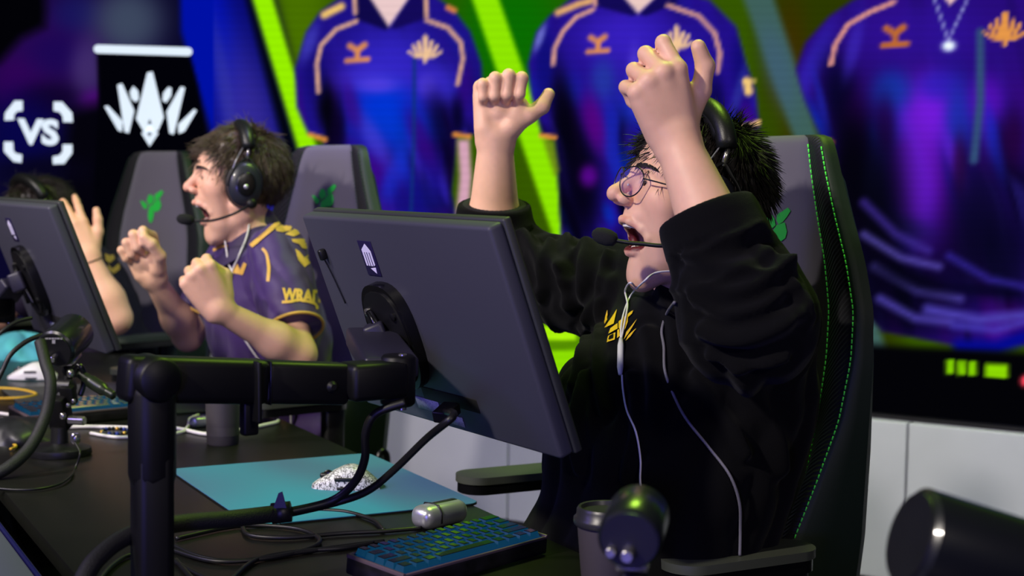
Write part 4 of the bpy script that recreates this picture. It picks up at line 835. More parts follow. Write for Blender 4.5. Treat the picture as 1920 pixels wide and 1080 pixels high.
# ------------------------------------------------------------------ heads, axes: x = own left, y = face, z = up, origin between the ears
class Head:
    def __init__(s, anchor, local, fwd, up, sc=1.0):
        f = unit(fwd); u = np.asarray(up, float); u = unit(u - f * (u @ f)); l = np.cross(u, f) * -1; l = np.cross(f, u) * -1
        s.R = np.stack([l, f, u], 1); s.s = sc; s.c = np.asarray(anchor) - s.R @ (np.asarray(local) * sc)
    def P(s, *q): return s.c + s.R @ (np.asarray(q, float) * s.s)
    def V(s, A): return s.c + (np.asarray(A) * s.s) @ s.R.T
    def L(s, W_): return (W_ - s.c) @ s.R / s.s
TMJ = A3(0, .005, -.015)
def jawpt(j, q):
    q = np.asarray(q, float) - TMJ; c, n = math.cos(j), math.sin(j); return TMJ + A3(q[0], q[1] * c + q[2] * n, -q[1] * n + q[2] * c)
def head_group(H, j=.4, squint=.0022, nose=1.0):
    nz = nose
    J = lambda *q: jawpt(j, q); pr = [(ell((0, -.012, .055), (.074, .096, .078)), .02), (ell((0, -.05, .03), (.064, .058, .06)), .03), (ell((0, .046, .057), (.058, .042, .048)), .03), (ell((0, .042, -.008), (.056, .048, .068)), .03)]
    for x in (-1, 1):
        pr += [(ell((x * .043, .058, -.006), (.022, .024, .02)), .022), (cone((x * .056, .0, -.045), J(x * .050, .004, -.070), .02, .018), .02), (cone(J(x * .050, .004, -.070), J(x * .014, .078, -.108), .019, .014), .02), (cone((x * .044, .05, -.022), J(x * .036, .056, -.074), .018, .016), .022),
               (cone((x * .010, .089, .029), (x * .047, .070, .031), .010, .009), .014)]
    pr += [(cone(J(0, .080, -.104), J(0, .078, -.110), .017, .016), .016), (cone(J(0, .05, -.085), (0, -.01, -.085), .028, .045), .03), (cone((0, .086, .024), (0, .086 + .027 * nz, -.011), .0085, .0112), .010), (ell((0, .086 + .030 * nz, -.0165), A3(.0128, .0125, .0115) * nz), .007)]
    for x in (-1, 1): pr += [(ell((x * .0142, .088 + .014 * nz, -.021), A3(.0085, .0125, .0092) * nz), .005)]
    # maxilla, cheeks beside the mouth and the muzzle of the lower jaw
    pr += [(ell((0, .062, -.040), (.036, .029, .022)), .014), (ell(J(0, .066, -.086), (.031, .026, .024)), .016)]
    for x in (-1, 1): pr += [(ell((x * .030, .038, -.066), (.0135, .026, .036)), .016)]
    for x in (-1, 1): pr += [(ell((x * .033, .098, .016), (.016, .018, .011)), .014, 'sub'), (ell((x * .032, .0735, .013), (.0165, .0145, .0145)), .004), (ell((x * .033, .0885, .010), (.0125, .006, squint)), .0025, 'sub')]
    c = [A3(x * .0390, .0570, -.0690) for x in (-1, 1)]; ul = [(-.0320, .0700, -.0575), (-.018, .0870, -.0510), (0, .0935, -.0495), (.018, .0870, -.0510), (.0320, .0700, -.0575)]; ll = [J(-.0300, .072, -.060), J(-.013, .090, -.064), J(0, .0935, -.065), J(.013, .090, -.064), J(.0300, .072, -.060)]; um, lm = ul[2], ll[2]
    pr += [(ell((0, .066, (um[2] + lm[2]) / 2), (.0415, .044, (um[2] - lm[2]) / 2 + .0005)), .003, 'sub')]
    for seq, r in (([c[0], *ul, c[1]], .0048), ([c[0], *ll, c[1]], .0056)):
        for a, b in zip(seq[:-1], seq[1:]): pr.append((cone(a, b, r, r), .006))
    for x in (-1, 1): pr += [(ell((x * .0085, .107, -.0290), (.0050, .0080, .0065)), .003, 'sub'), (ell((x * .074, -.008, .0), (.010, .018, .03)), .008)]
    H.lips = (ul, ll, c); H.j = j
    return Group(pr, (H.c, H.R, H.s))
def seg_d(q, pts):
    d = np.full(len(q), 9.)
    for a, b in zip(pts[:-1], pts[1:]):
        a = np.asarray(a); b = np.asarray(b); e = b - a; t = np.clip((q - a) @ e / (e @ e), 0, 1); d = np.minimum(d, np.linalg.norm(q - a - t[:, None] * e, axis=1))
    return d
def skin_colors(V, H, base, seed=0, stubble=.0):
    n = len(V); C = np.repeat(lin(base)[None], n, 0); mix = lambda m, col: C * (1 - m[:, None]) + m[:, None] * lin(col)
    nz = vnoise(V * 60, seed) * .5 + vnoise(V * 150, seed + 1) * .5; C *= (1 + .06 * nz)[:, None]
    if H is None: return C
    q = H.L(V); near = (np.abs(q) < .2).all(1); ul, ll, c = H.lips
    C = mix(near * .30 * np.exp(-(((q[:, 1] - .112) ** 2 + (q[:, 2] + .016) ** 2 + q[:, 0] ** 2) / .020 ** 2)), (214, 120, 100))
    C = mix(near * .22 * np.exp(-((((np.abs(q[:, 0]) - .045) ** 2) + (q[:, 1] - .06) ** 2 + (q[:, 2] + .012) ** 2) / .026 ** 2)), (220, 120, 104))
    if stubble: C = mix(near * stubble * np.clip((-.035 - q[:, 2]) / .03, 0, 1) * (q[:, 1] > -.02) * (q[:, 2] > -.16), (128, 96, 84))
    for seq, r in (([c[0], *ul, c[1]], .0044), ([c[0], *ll, c[1]], .0058)): C = mix(near * .6 * np.clip((r + .0022 - seg_d(q, seq)) / .0022, 0, 1) * (q[:, 1] > .07), (190, 104, 96))
    mz = (ul[2][2] + ll[2][2]) / 2; fe = ell((0, .066, mz), (.0415, .044, (ul[2][2] - ll[2][2]) / 2 + .0005))(q)
    C = mix(near * np.clip((.0006 - fe) / .0012, 0, 1) * (q[:, 1] < .084 - 14 * q[:, 0] ** 2), (96, 26, 30))
    return C
def face_parts(H, root, brow=(30, 22, 20), brow_tilt=.0, full=True):
    """teeth, tongue, eyes and brows of an open-mouthed face"""
    tooth = mat('tooth', (232, 226, 214), .3); tong = mat('tongue', (180, 84, 84), .4); J = lambda *q: jawpt(H.j, q)
    for k, (z0, low) in enumerate(((-.0560, False), (-.0610, True))):
        T = []
        for i in range(10):
            a = math.radians(-62 + 124 * i / 9); cx, cy = .0270 * math.sin(a), .0600 + .0265 * math.cos(a); q = J(cx, cy, z0) if low else A3(cx, cy, z0); hgt = .0075 if abs(i - 4.5) < 1 else .0065
            R = np.array([[math.cos(a), math.sin(a), 0], [-math.sin(a), math.cos(a), 0], [0, 0, 1]]); b = box(q, (.0072, .0042, hgt), R, .0012, 2); T.append((H.V(b[0]), b[1]))
        mk('lower_teeth' if low else 'upper_teeth', cat_(*T), tooth, root, kind='stuff')
    b = sdf_mesh(Group([(ell(J(0, .058, -.074), (.016, .026, .008)), .01)], (H.c, H.R, H.s), .01), .002); mk('tongue', b, tong, root)
    for x in (-1, 1):
        e = lathe([(.0001, -.0125)] + [(.0125 * math.cos(t), .0125 * math.sin(t)) for t in np.linspace(-1.4, 1.4, 11)] + [(.0001, .0125)], H.P(x * .032, .0745, .0115), H.R[:, 1], 18)
        ey = mk('eyeball', e, mat('eye_white', (206, 196, 190), .25), root); mk('iris', lathe([(.0062, .0112), (.0058, .0125), (.001, .0129)], H.P(x * .034, .0745, .0108), H.R[:, 1], 16), mat('iris_dark', (34, 22, 18), .2), ey)
    r = np.random.default_rng(5)
    for x in (-1, 1):
        T = []
        for i in range(150):
            t = r.uniform(0, 1); w = .0038 * (1 - .55 * t) * r.uniform(-1, 1); o = A3(x * (.011 + .040 * t), .0995 - .022 * t ** 2, .030 + .007 * math.sin(t * 2.3) + brow_tilt * (t - .3) + w); d = A3(x * .0075, -.0015, .003 * (1 - 2 * t)); T.append((H.V(tube([o, o + d * .5 + A3(0, .0006, 0), o + d], [.0006, .0007, .0002], 4)[0]), tube([o, o + d * .5, o + d], .001, 4)[1]))
        mk('eyebrow', cat_(*T), mat('brow_hair', brow, .6), root, kind='stuff')
def hair_mesh(H, n, style, seed, inflate=.014, h=.005, rad=.0011, hl=.035, slope=.75):
    pr = [(ell((0, -.012, .056), A3(.074, .096, .078) + inflate), .02), (ell((0, -.05, .03), A3(.064, .058, .06) + inflate * .9), .03), (ell((0, .04, .061), A3(.058, .042, .046) + inflate * .8), .02)]
    cutf = lambda p: (p[:, 1] - slope * p[:, 2] - hl) / math.hypot(1, slope); cut2 = lambda p: -(p[:, 2] + .062 - np.maximum(p[:, 1] + .03, 0) * .6)
    pr += [(cutf, .01, 'cut'), (cut2, .01, 'cut')]; g = Group(pr, (H.c, H.R, H.s)); V, Fc = sdf_mesh(g, h); N = vnormals(V, Fc); Q = H.L(V); NL = N @ H.R
    V = V + N * (.004 * vnoise(V * 55, seed) + .003 * vnoise(V * 120, seed + 3))[:, None]
    r = np.random.default_rng(seed); out = np.where((NL[:, 2] > -.75) & ((Q[:, 1] - slope * Q[:, 2] < hl + .012)))[0]; pick = r.choice(out, n); seg = 6; SV = []; SF = []
    q0 = Q[pick] + r.normal(0, .0015, (n, 3)); nl = NL[pick]; D, Ln, grav = style(q0, nl, r, vnoise(q0 * 45, seed + 7), vnoise(q0 * 45 + 9, seed + 8))
    p = q0 - nl * .004; tt = np.linspace(0, 1, seg); P = [p.copy()]; d = D.copy()
    for k in range(1, seg):
        p = p + d * (Ln / (seg - 1))[:, None]; e = (p - A3(0, -.01, .055)); rr = np.sqrt(((e / A3(.079, .102, .084)) ** 2).sum(1)); p = np.where((rr < 1)[:, None], A3(0, -.01, .055) + e / np.maximum(rr, .2)[:, None], p)
        P.append(p.copy()); d = d + A3(0, 0, -1) * grav[:, None]; d /= np.linalg.norm(d, axis=1)[:, None]
    P = np.stack(P, 1); P = H.V(P.reshape(-1, 3)).reshape(n, seg, 3); T = np.gradient(P, axis=1); T /= np.linalg.norm(T, axis=2)[..., None] + 1e-9
    ref = r.normal(size=(n, 1, 3)); B_ = np.cross(T, ref); B_ /= np.linalg.norm(B_, axis=2)[..., None] + 1e-9; C_ = np.cross(T, B_); rr = rad * (1 - tt ** 2 * .92)[None, :, None]
    SV = np.stack([P + rr * (math.cos(a) * B_ + math.sin(a) * C_) for a in (0, 2.094, 4.189)], 2).reshape(-1, 3)
    b = (np.arange(n) * seg * 3)[:, None, None]; k = (np.arange(seg - 1) * 3)[None, :, None]; jx = np.arange(3)[None, None, :]; j2 = (jx + 1) % 3
    SF = np.stack([b + k + jx, b + k + j2, b + k + 3 + j2, b + k + 3 + jx], -1).reshape(-1, 4)
    return np.concatenate([V, SV]), np.concatenate([Fc, SF + len(V)])
def headset(H, label, w=.090, top=.170, boom=None, foam=None, both=True, r=.043, tiltb=0.0):
    t = thing('headset', label, 'headset', tuple(H.P(0, 0, -.05))); X = H.R[:, 0]
    for x in ((1, -1) if both else (1,)):
        c = H.P(x * w, -.004, .004)
        pz = [(r * .80, -.022), (r * 1.0, -.020), (r * 1.04, -.010), (r * .98, -.002)]; ps = [(r * .98, -.002), (r * 1.0, .004), (r * .96, .014), (r * .80, .021), (r * .45, .025), (.001, .026)]
        sq = lambda VF: (c + ((VF[0] - c) @ H.R * A3(1, .86, 1.12)) @ H.R.T, VF[1])
        mk('ear_cushion', sq(lathe(pz, c, X * x, 30)), mat('cushion_leather', (14, 14, 15), .5, bump=.2, bscale=500), t)
        cp = mk('ear_cup', sq(lathe(ps, c, X * x, 30)), mat('cup_shell', (34, 35, 44), .38, coat=.2), t)
        mk('cup_ring', sq(lathe([(r * .50, .0245), (r * .52, .0265), (r * .46, .027)], c, X * x, 26)), M_GLOSS, cp)
        mk('cup_badge', lathe([(.006, .026), (.0055, .0285), (.001, .029)], c - H.R[:, 1] * .004 * x * 0 - H.R[:, 2] * .006, X * x, 14), M_SILVER, cp)
        mk('yoke', tube(spl([H.P(x * (w + .012), .036, -.004), H.P(x * (w + .016), .030, .030), H.P(x * (w + .010), .012, .052), H.P(x * (w + .006), -.004, .066), H.P(x * (w + .010), -.02, .052), H.P(x * (w + .016), -.038, .03), H.P(x * (w + .012), -.044, -.004)], 5), .0035, 7), M_BLACKM, t)
        mk('slider', tube([H.P(x * (w + .006), -.004, .062), H.P(x * (w - .002), -.006, .10)], .0045, 8), M_CHROME, t)
        mk('band_wire', tube(spl([H.P(x * (w + .010), .03, .03), H.P(x * (w + .012), .022, .06), H.P(x * (w + .004), .008, .09)], 6), .0012, 5), M_SILVER, t)
    an = np.linspace(-math.radians(84), math.radians(84), 25); arc = [H.P(math.sin(a) * (w + .002), -.006 - tiltb * math.cos(a), .078 + (top - .078) * math.cos(a) ** .8) for a in an]
    mk('headband', tube(arc, .0175, 12, flat=.42, up=H.R[:, 1] * 1.0) if False else tube(arc, .0165, 12), mat('band_leather', (18, 19, 18), .42, bump=.15, bscale=400), t)
    arc2 = [q - H.R[:, 2] * .012 for q in arc[3:-3]]; mk('band_pad', tube(arc2, .014, 10), MATS['cushion_leather'], t)
    if boom is not None:
        mk('microphone_boom', tube(spl(boom, 8), .0032, 8), M_BLACKM, t); mk('boom_pivot', lathe([(.010, -.005), (.012, -.003), (.012, .005), (.006, .009)], boom[-1], X, 18), M_BLACKM, t)
        a, b = np.asarray(boom[0]), np.asarray(boom[1]); d = unit(a - b); mk('microphone_foam', lathe([(.004, -.014), (.010, -.010), (.0128, 0), (.0128, .012), (.010, .021), (.004, .026)], a, d, 18), mat('foam_black', (15, 15, 18), .95, bump=.6, bscale=900), t)
    return t
SKIN = mat('skin', (226, 172, 148), .5, attr=True, bump=.08, bscale=700, sss=.12)
# ================================================================== near player: black hoodie, both fists raised
f1 = unit(A3(-.925, .26, .27)); u1 = unit(A3(.26, -.07, .965))
H1 = Head(pt(1206, 342, 2.24), (.033, .088, .010), f1, u1, 1.04)
nb1 = A3(1.405, 1.925, 1.10); pel1 = A3(1.30, 1.93, .56)
shL, shR = A3(1.405, 1.745, 1.075), A3(1.385, 2.115, 1.09)
elL, wrL = pt(1404, 600, 1.97), pt(1268, 262, 2.02); elR, wrR = pt(925, 505, 2.74), pt(929, 258, 2.66)
hL, TL = hand(wrL, pt(1226, 130, 1.99) - wrL, -FW + .15 * RT + .15 * UP, 'L', dict(index=(38, 105, 60), middle=(62, 100, 60), ring=(74, 100, 55), pinky=(82, 96, 50)), [(.028, .018, -.012), (.058, .046, -.012), (.074, .074, -.012), (.072, .102, -.010)], 1.06)
hR, TR = hand(wrR, pt(938, 150, 2.66) - wrR, FW + .25 * UP - .1 * RT, 'R', FIST, [(.026, .02, -.012), (.050, .040, -.016), (.070, .056, -.014), (.080, .078, -.010)], 1.13)
def limb(s, e, w, r, k=.03):
    m = e + (w - e) * .30; return [(cone(s, e, r[0], r[1]), k), (cone(e, m, r[1], r[2]), k), (cone(m, w, r[2], r[3]), k)]
arms1 = Group(limb(shL, elL, wrL, (.05, .046, .052, .030)) , margin=.07); arms1b = Group(limb(shR, elR, wrR, (.05, .046, .051, .031)))
kneeL, kneeR = A3(.90, 1.70, .555), A3(.90, 2.14, .555); ftL, ftR = A3(.95, 1.70, .08), A3(.95, 2.14, .08)
trunk1 = Group([(cone(H1.P(0, -.02, -.035), nb1 + A3(.0, 0, .0), .056, .062), .03), (cone(nb1, (nb1 + pel1) / 2, .085, .12), .05), (cone((nb1 + pel1) / 2, pel1, .12, .13), .05), (cone(shL, shR, .05, .05), .04), (cone(pel1 + A3(0, -.09, 0), kneeL, .075, .05), .04), (cone(pel1 + A3(0, .09, 0), kneeR, .075, .05), .04), (cone(kneeL, ftL, .045, .032), .03), (cone(kneeR, ftR, .045, .032), .03)])
body1 = Field([head_group(H1, .38), trunk1, arms1, arms1b, hL, hR], .014)
p1 = thing('person', 'person in black hoodie and round glasses shouting with both fists raised', 'person', (1.30, 1.93, 0))
V, Fc = sdf_mesh(body1, .0032); mk('body', (V, Fc), SKIN, p1, colors=skin_colors(V, H1, (230, 181, 150), 3, .22)); face_parts(H1, p1, (30, 22, 20), -.004)
# hair: fringe forward, sides down, spiky back
def style1(q, n, r, a, b):
    front = np.clip((q[:, 1] - .0) / .06, 0, 1)[:, None]; back = np.clip((-q[:, 1] - .03) / .05, 0, 1)[:, None]; low = np.clip((.06 - q[:, 2]) / .06, 0, 1)[:, None]
    fl = front * A3(0, .75, -.55) + back * A3(0, -.35, -.75) + (1 - front) * (1 - back) * A3(0, .2, -.8) + np.stack([a, b, a * b], 1) * .5
    fl = fl - n * (fl * n).sum(1)[:, None]; d = fl + n * (.22 + .42 * back * (1 - .3 * low) - .10 * front) + r.normal(0, .06, q.shape)
    d /= np.linalg.norm(d, axis=1)[:, None]; return d, r.uniform(.026, .044, len(q)) * (1 + .25 * front[:, 0] - .2 * back[:, 0]), .04 + .10 * front[:, 0]
hair_m1 = mat('hair_black', (24, 19, 18), .5, spec=.3)
mk('hair', hair_mesh(H1, 5200, style1, 21, .008, hl=.016, slope=.70), hair_m1, p1)
# hoodie
def sleeve_cut(a, b, t):
    e = unit(b - a); o = a + (b - a) * t
    return lambda p: (p - o) @ e
cutL, cutR = elL + (wrL - elL) * .60, elR + (wrR - elR) * .50
slL = Group([(cone(shL + A3(-.015, .015, .0), elL, .090, .086), .03), (cone(elL, cutL - (wrL - elL) * .1, .090, .073), .04), (cone(cutL - (wrL - elL) * .16, cutL + (wrL - elL) * .10, .060, .059), .012), (lambda p, e=unit(wrL - elL), o=cutL: (p - o) @ e, .004, 'cut')])
slR = Group([(cone(shR, elR, .092, .082), .03), (cone(elR, cutR - (wrR - elR) * .1, .084, .072), .04), (cone(cutR - (wrR - elR) * .16, cutR + (wrR - elR) * .10, .060, .059), .012), (lambda p, e=unit(wrR - elR), o=cutR: (p - o) @ e, .004, 'cut')])
mid1 = nb1 * .5 + pel1 * .5
tor1 = Group([(ell(nb1 + A3(.01, 0, -.14), (.150, .215, .17)), .03), (ell(mid1 + A3(-.02, 0, .0), (.185, .235, .25)), .08), (ell(pel1 + A3(-.02, 0, .06), (.20, .245, .18)), .06), (cone(nb1 + A3(.0, -.13, -.02), nb1 + A3(.0, .13, -.02), .07, .07), .05),
              (cone(nb1 + A3(-.05, -.055, .015), nb1 + A3(.06, -.075, .03), .030, .042), .02), (cone(nb1 + A3(-.05, .055, .015), nb1 + A3(.06, .075, .03), .030, .042), .02), (cone(nb1 + A3(.06, -.075, .03), nb1 + A3(.10, 0, .02), .042, .06), .03), (cone(nb1 + A3(.06, .075, .03), nb1 + A3(.10, 0, .02), .042, .06), .03), (cone(nb1 + A3(-.06, -.05, .01), nb1 + A3(-.085, 0, -.02), .026, .026), .02), (cone(nb1 + A3(-.06, .05, .01), nb1 + A3(-.085, 0, -.02), .026, .026), .02)])
hood = Field([tor1, slL, slR], .05)
V, Fc = sdf_mesh(hood, .0052); N = vnormals(V, Fc)
def sleeve_folds(V, s, e, w, seed, amp):
    d = np.zeros(len(V))
    for a, b, k in ((s, e, 13), (e, w, 17)):
        ax = b - a; L = np.linalg.norm(ax); t = (V - a) @ ax / L ** 2; off = V - a - t[:, None] * ax; rad = np.linalg.norm(off, axis=1); on = np.clip(1 - np.abs(t - .5) / .66, 0, 1) ** .5 * (rad < .125)
        R_ = frame(ax); an = np.arctan2(off @ R_[:, 2], off @ R_[:, 1])
        ph = t * L * 2 * np.pi * k + 1.6 * np.sin(an + seed) + 1.1 * np.sin(2 * an + seed * 2) + 3.0 * vnoise(V * 7, seed) + 1.2 * vnoise(V * 19, seed + 1)
        rid = 1 - np.abs(np.sin(ph * .5)); d += on * amp * (rid ** 1.6 - .35) * np.clip(.55 + 1.1 * vnoise(V * 10, seed + 5), 0, 1.3)
    return d
cuffm = np.maximum(np.clip(1 - np.abs((V - cutL) @ unit(wrL - elL) + .022) / .026, 0, 1) * (np.linalg.norm(V - cutL, axis=1) < .09), np.clip(1 - np.abs((V - cutR) @ unit(wrR - elR) + .022) / .026, 0, 1) * (np.linalg.norm(V - cutR, axis=1) < .09))
cuffm = (cuffm > .02).astype(float)
ds = sleeve_folds(V, shL, elL, cutL, 1, .014) + sleeve_folds(V, shR, elR, cutR, 4, .013)
# torso: long drapes running down from the shoulders
q = V - nb1; ang = np.arctan2(q[:, 1], -q[:, 0]); dr = np.abs(np.sin(ang * 9 + 2.5 * vnoise(V * 5, 9) + q[:, 2] * 6)) - .6
tw = np.clip((-q[:, 2] - .04) / .1, 0, 1) * (np.linalg.norm(q[:, :2] + A3(.05, 0), axis=1) < .30)
ds += tw * (.009 * dr + .006 * vnoise(V * A3(9, 9, 4), 12)) + .0025 * vnoise(V * 30, 14)
creases = [[(1285, 478), (1340, 500), (1400, 492), (1440, 466)], [(1278, 520), (1340, 546), (1420, 532), (1470, 496)], [(1292, 562), (1350, 588), (1430, 572), (1492, 530)], [(1310, 618), (1370, 642), (1440, 624), (1500, 590)], [(1450, 470), (1500, 520), (1522, 590)], [(1330, 670), (1400, 690), (1470, 670)],
           [(962, 428), (1000, 468), (1012, 540)], [(985, 438), (1022, 484), (1050, 524)], [(945, 470), (975, 520), (1010, 560)], [(1062, 440), (1052, 500), (1060, 575)], [(1100, 452), (1084, 520), (1098, 590)], [(1138, 474), (1110, 556), (1090, 636)], [(1030, 445), (1035, 480), (1048, 500)],
           [(1136, 524), (1102, 620), (1064, 716)], [(1122, 566), (1116, 680), (1132, 770)], [(1240, 540), (1262, 620), (1262, 720)], [(1210, 620), (1225, 720), (1215, 820)], [(1300, 700), (1350, 760), (1400, 850)], [(1090, 700), (1075, 800), (1085, 880)], [(1380, 700), (1440, 780), (1470, 880)], [(1180, 700), (1190, 800), (1170, 900)]]
class Raw: pass
S0 = Raw(); S0.b = BVHTree.FromPolygons([Vector(q_) for q_ in V], [list(map(int, f)) for f in Fc])
for ci, cr in enumerate(creases):
    P3 = [Surf.hit(S0, x, y, 0) for x, y in spl(np.array(cr, float), 5)]; P3 = [p_ for p_ in P3 if p_ is not None]
    if len(P3) < 3: continue
    w_ = (.011, .014, .009)[ci % 3]; lo_, hi_ = np.min(P3, 0) - .06, np.max(P3, 0) + .06; m_ = ((V > lo_) & (V < hi_)).all(1); dd = seg_d(V[m_], P3); ds[m_] += .009 * np.exp(-(dd / w_) ** 2) - .006 * np.exp(-((dd - 1.9 * w_) / w_) ** 2)
V = V + N * (ds * (1 - cuffm))[:, None]
cloth_m = mat('hoodie_black', (8, 8, 10), .95, sheen=.03, bump=.35, bscale=900, spec=.1)
hood1 = mk('hoodie', (V, Fc), cloth_m, p1)
for cu, e, nm in ((cutL, unit(wrL - elL), 'L'), (cutR, unit(wrR - elR), 'R')):
    R = frame(e); n = 72; ang = np.linspace(0, 2 * np.pi, n, endpoint=False); rr = .0605 + .0012 * np.cos(ang * 36); VV = []
    for hgt, k in ((-.062, 1.02), (-.058, 1.08), (-.02, 1.02), (-.002, 1.0), (.001, .97), (.001, .80)): VV.append(cu + e * hgt + (rr * k)[:, None] * (np.cos(ang)[:, None] * R[:, 1] + np.sin(ang)[:, None] * R[:, 2]))
    mk('ribbed_cuff', (np.concatenate(VV), [[i * n + j, i * n + (j + 1) % n, (i + 1) * n + (j + 1) % n, (i + 1) * n + j] for i in range(5) for j in range(n)]), mat('cuff_black', (14, 15, 18), .9, bump=.3, bscale=900), p1)
S1 = Surf(hood1)
yel_m = mat('yellow_embroidery', (214, 176, 20), .6, bump=.3, bscale=1500)
z2 = lambda P: [(1120 + a_ * .0926, 560 + b_ * .0926) for a_, b_ in P]
em1 = [z2(P) for P in ([(215, 225), (230, 440), (180, 520), (150, 490)], [(415, 240), (350, 530), (170, 605), (260, 480)], [(430, 520), (430, 630), (250, 730), (290, 620)], [(385, 705), (370, 850), (220, 895), (245, 775)], [(450, 490), (690, 290), (750, 260), (720, 330), (640, 400), (630, 500), (540, 720), (520, 730), (450, 610)], [(425, 660), (460, 640), (470, 780), (415, 820)], [(820, 425), (650, 710), (545, 850), (600, 690)], [(810, 620), (720, 750), (575, 880), (640, 760)])]
decal('chest_emblem', em1, S1, yel_m, p1, .003, 5, lim=.2); decal('emblem_window', [z2([(355, 740), (345, 825), (265, 850), (275, 785)])], S1, cloth_m, p1, .0045, 5, lim=.2)
trou = Group([(ell(pel1 + A3(0, 0, -.01), (.15, .19, .10)), .03), (cone(pel1 + A3(-.02, -.095, 0), kneeL, .095, .072), .05), (cone(pel1 + A3(-.02, .095, 0), kneeR, .095, .072), .05), (cone(kneeL, ftL + A3(0, 0, .03), .07, .06), .04), (cone(kneeR, ftR + A3(0, 0, .03), .07, .06), .04)])
V, Fc = sdf_mesh(trou, .012); V = V + vnormals(V, Fc) * (.008 * vnoise(V * 18, 4))[:, None]; mk('trousers', (V, Fc), mat('trousers_dark', (28, 27, 32), .9), p1)
for q_ in (ftL, ftR):
    b = sdf_mesh(Group([(ell((q_[0] - .06, q_[1], .045), (.13, .05, .044)), .02), (cone((q_[0], q_[1], .05), (q_[0], q_[1], .12), .045, .045), .02)]), .009); b[0][:, 2] = np.maximum(b[0][:, 2], .002); mk('shoe', b, mat('shoe_black', (22, 22, 24), .6), p1)
# glasses
gl = thing('eyeglasses', 'round thin-rimmed metal glasses on the near player', 'glasses', tuple(H1.P(0, .1, 0)))
rim_m = mat('rim_metal', (60, 56, 66), .25, metal=.8); lens_m = mat('lens_glass', (150, 120, 210), .04, alpha=.14, spec=.8)
for x in (1, -1):
    c = A3(x * .034, .106, .007); an = np.linspace(0, 2 * np.pi, 40, endpoint=False); ring = [H1.P(c[0] + .0222 * math.cos(a) * (1.0), c[1] - x * .010 * math.cos(a) * x * .5 - .5 * abs(.0) - .006 * (math.cos(a) * x) , c[2] + .0222 * math.sin(a) - .002 * (math.sin(a) < 0) * abs(math.sin(a))) for a in an]
    mk('rim', tube(ring, .0011, 7, closed=True), rim_m, gl); ctr = np.mean(ring, 0); mk('lens', (np.array(ring + [ctr]), [[i, (i + 1) % 40, 40] for i in range(40)]), lens_m, gl)
    mk('temple', tube(spl([H1.P(x * .0585, .097, .013), H1.P(x * .068, .088, .013), H1.P(x * .074, .05, .014), H1.P(x * .079, .0, .015)], 6), .0013, 6), rim_m, gl)
    mk('nose_pad', lathe([(.0005, -.0022), (.0018, 0), (.0005, .0022)], H1.P(x * .011, .103, .002), H1.R[:, 2], 10), mat('pad_clear', (200, 200, 210), .2), gl)
mk('bridge', tube(spl([H1.P(.011, .110, .012), H1.P(.005, .113, .016), H1.P(-.005, .113, .016), H1.P(-.011, .110, .012)], 6), .0012, 6), rim_m, gl)
mk('brow_bar', tube(spl([H1.P(.018, .109, .025), H1.P(0, .114, .026), H1.P(-.018, .109, .025)], 6), .0010, 6), rim_m, gl)
# headset with boom microphone
bm1 = [pt(1141, 446, 2.165), pt(1160, 452, 2.16), pt(1200, 457, 2.15), pt(1262, 456, 2.14), H1.P(.108, .030, -.02)]
hs1 = headset(H1, 'black over-ear headset with boom microphone on the near player', .088, .150, bm1, r=.042, tiltb=-.026)
# wires
def lay(S, pts, off, fall): return [S.hit(x, y, off, fall) for x, y in pts]
ear = thing('earphones', 'white wired earphones hanging down the black hoodie', 'earphones', tuple(nb1 - A3(.15, 0, .2)))
w1 = lay(S1, [(1168, 535), (1170, 560), (1166, 590), (1162, 620), (1165, 640)], .004, 2.2)
mk('left_wire', tube(spl([pt(1262, 508, 2.17), pt(1228, 512, 2.16), pt(1205, 530, 2.16)] + lay(S1, [(1188, 556), (1176, 582), (1168, 612), (1166, 640)], .005, 2.18), 8), .0016, 6), M_WHITE, ear)
mk('right_wire', tube(spl([H1.P(-.03, .03, -.145), pt(1182, 530, 2.22)] + lay(S1, [(1176, 548), (1180, 575), (1176, 600), (1167, 640)], .005, 2.2), 8), .0016, 6), M_WHITE, ear)
ml = lay(S1, [(1167, 640), (1171, 704)], .007, 2.15); mk('inline_remote', tube([ml[0], ml[0] * .8 + ml[1] * .2, ml[0] * .2 + ml[1] * .8, ml[1]], [.003, .0052, .0052, .003], 8), mat('remote_white', (206, 206, 206), .4), ear)
mk('main_wire', tube(spl(lay(S1, [(1171, 704), (1172, 730), (1180, 770), (1192, 810), (1198, 860), (1204, 905), (1211, 945)], .004, 2.1), 8), .0017, 6), M_WHITE, ear)
mk('cable', tube(spl(lay(S1, [(1271, 566), (1254, 590), (1246, 620), (1244, 655), (1250, 700), (1266, 745), (1290, 790), (1330, 840), (1366, 890), (1382, 940), (1386, 990), (1384, 1040)], .005, 2.1), 8), .0024, 7), mat('cord_grey', (110, 108, 116), .4), label='grey headset cord curving down the front of the black hoodie', cat='cable')
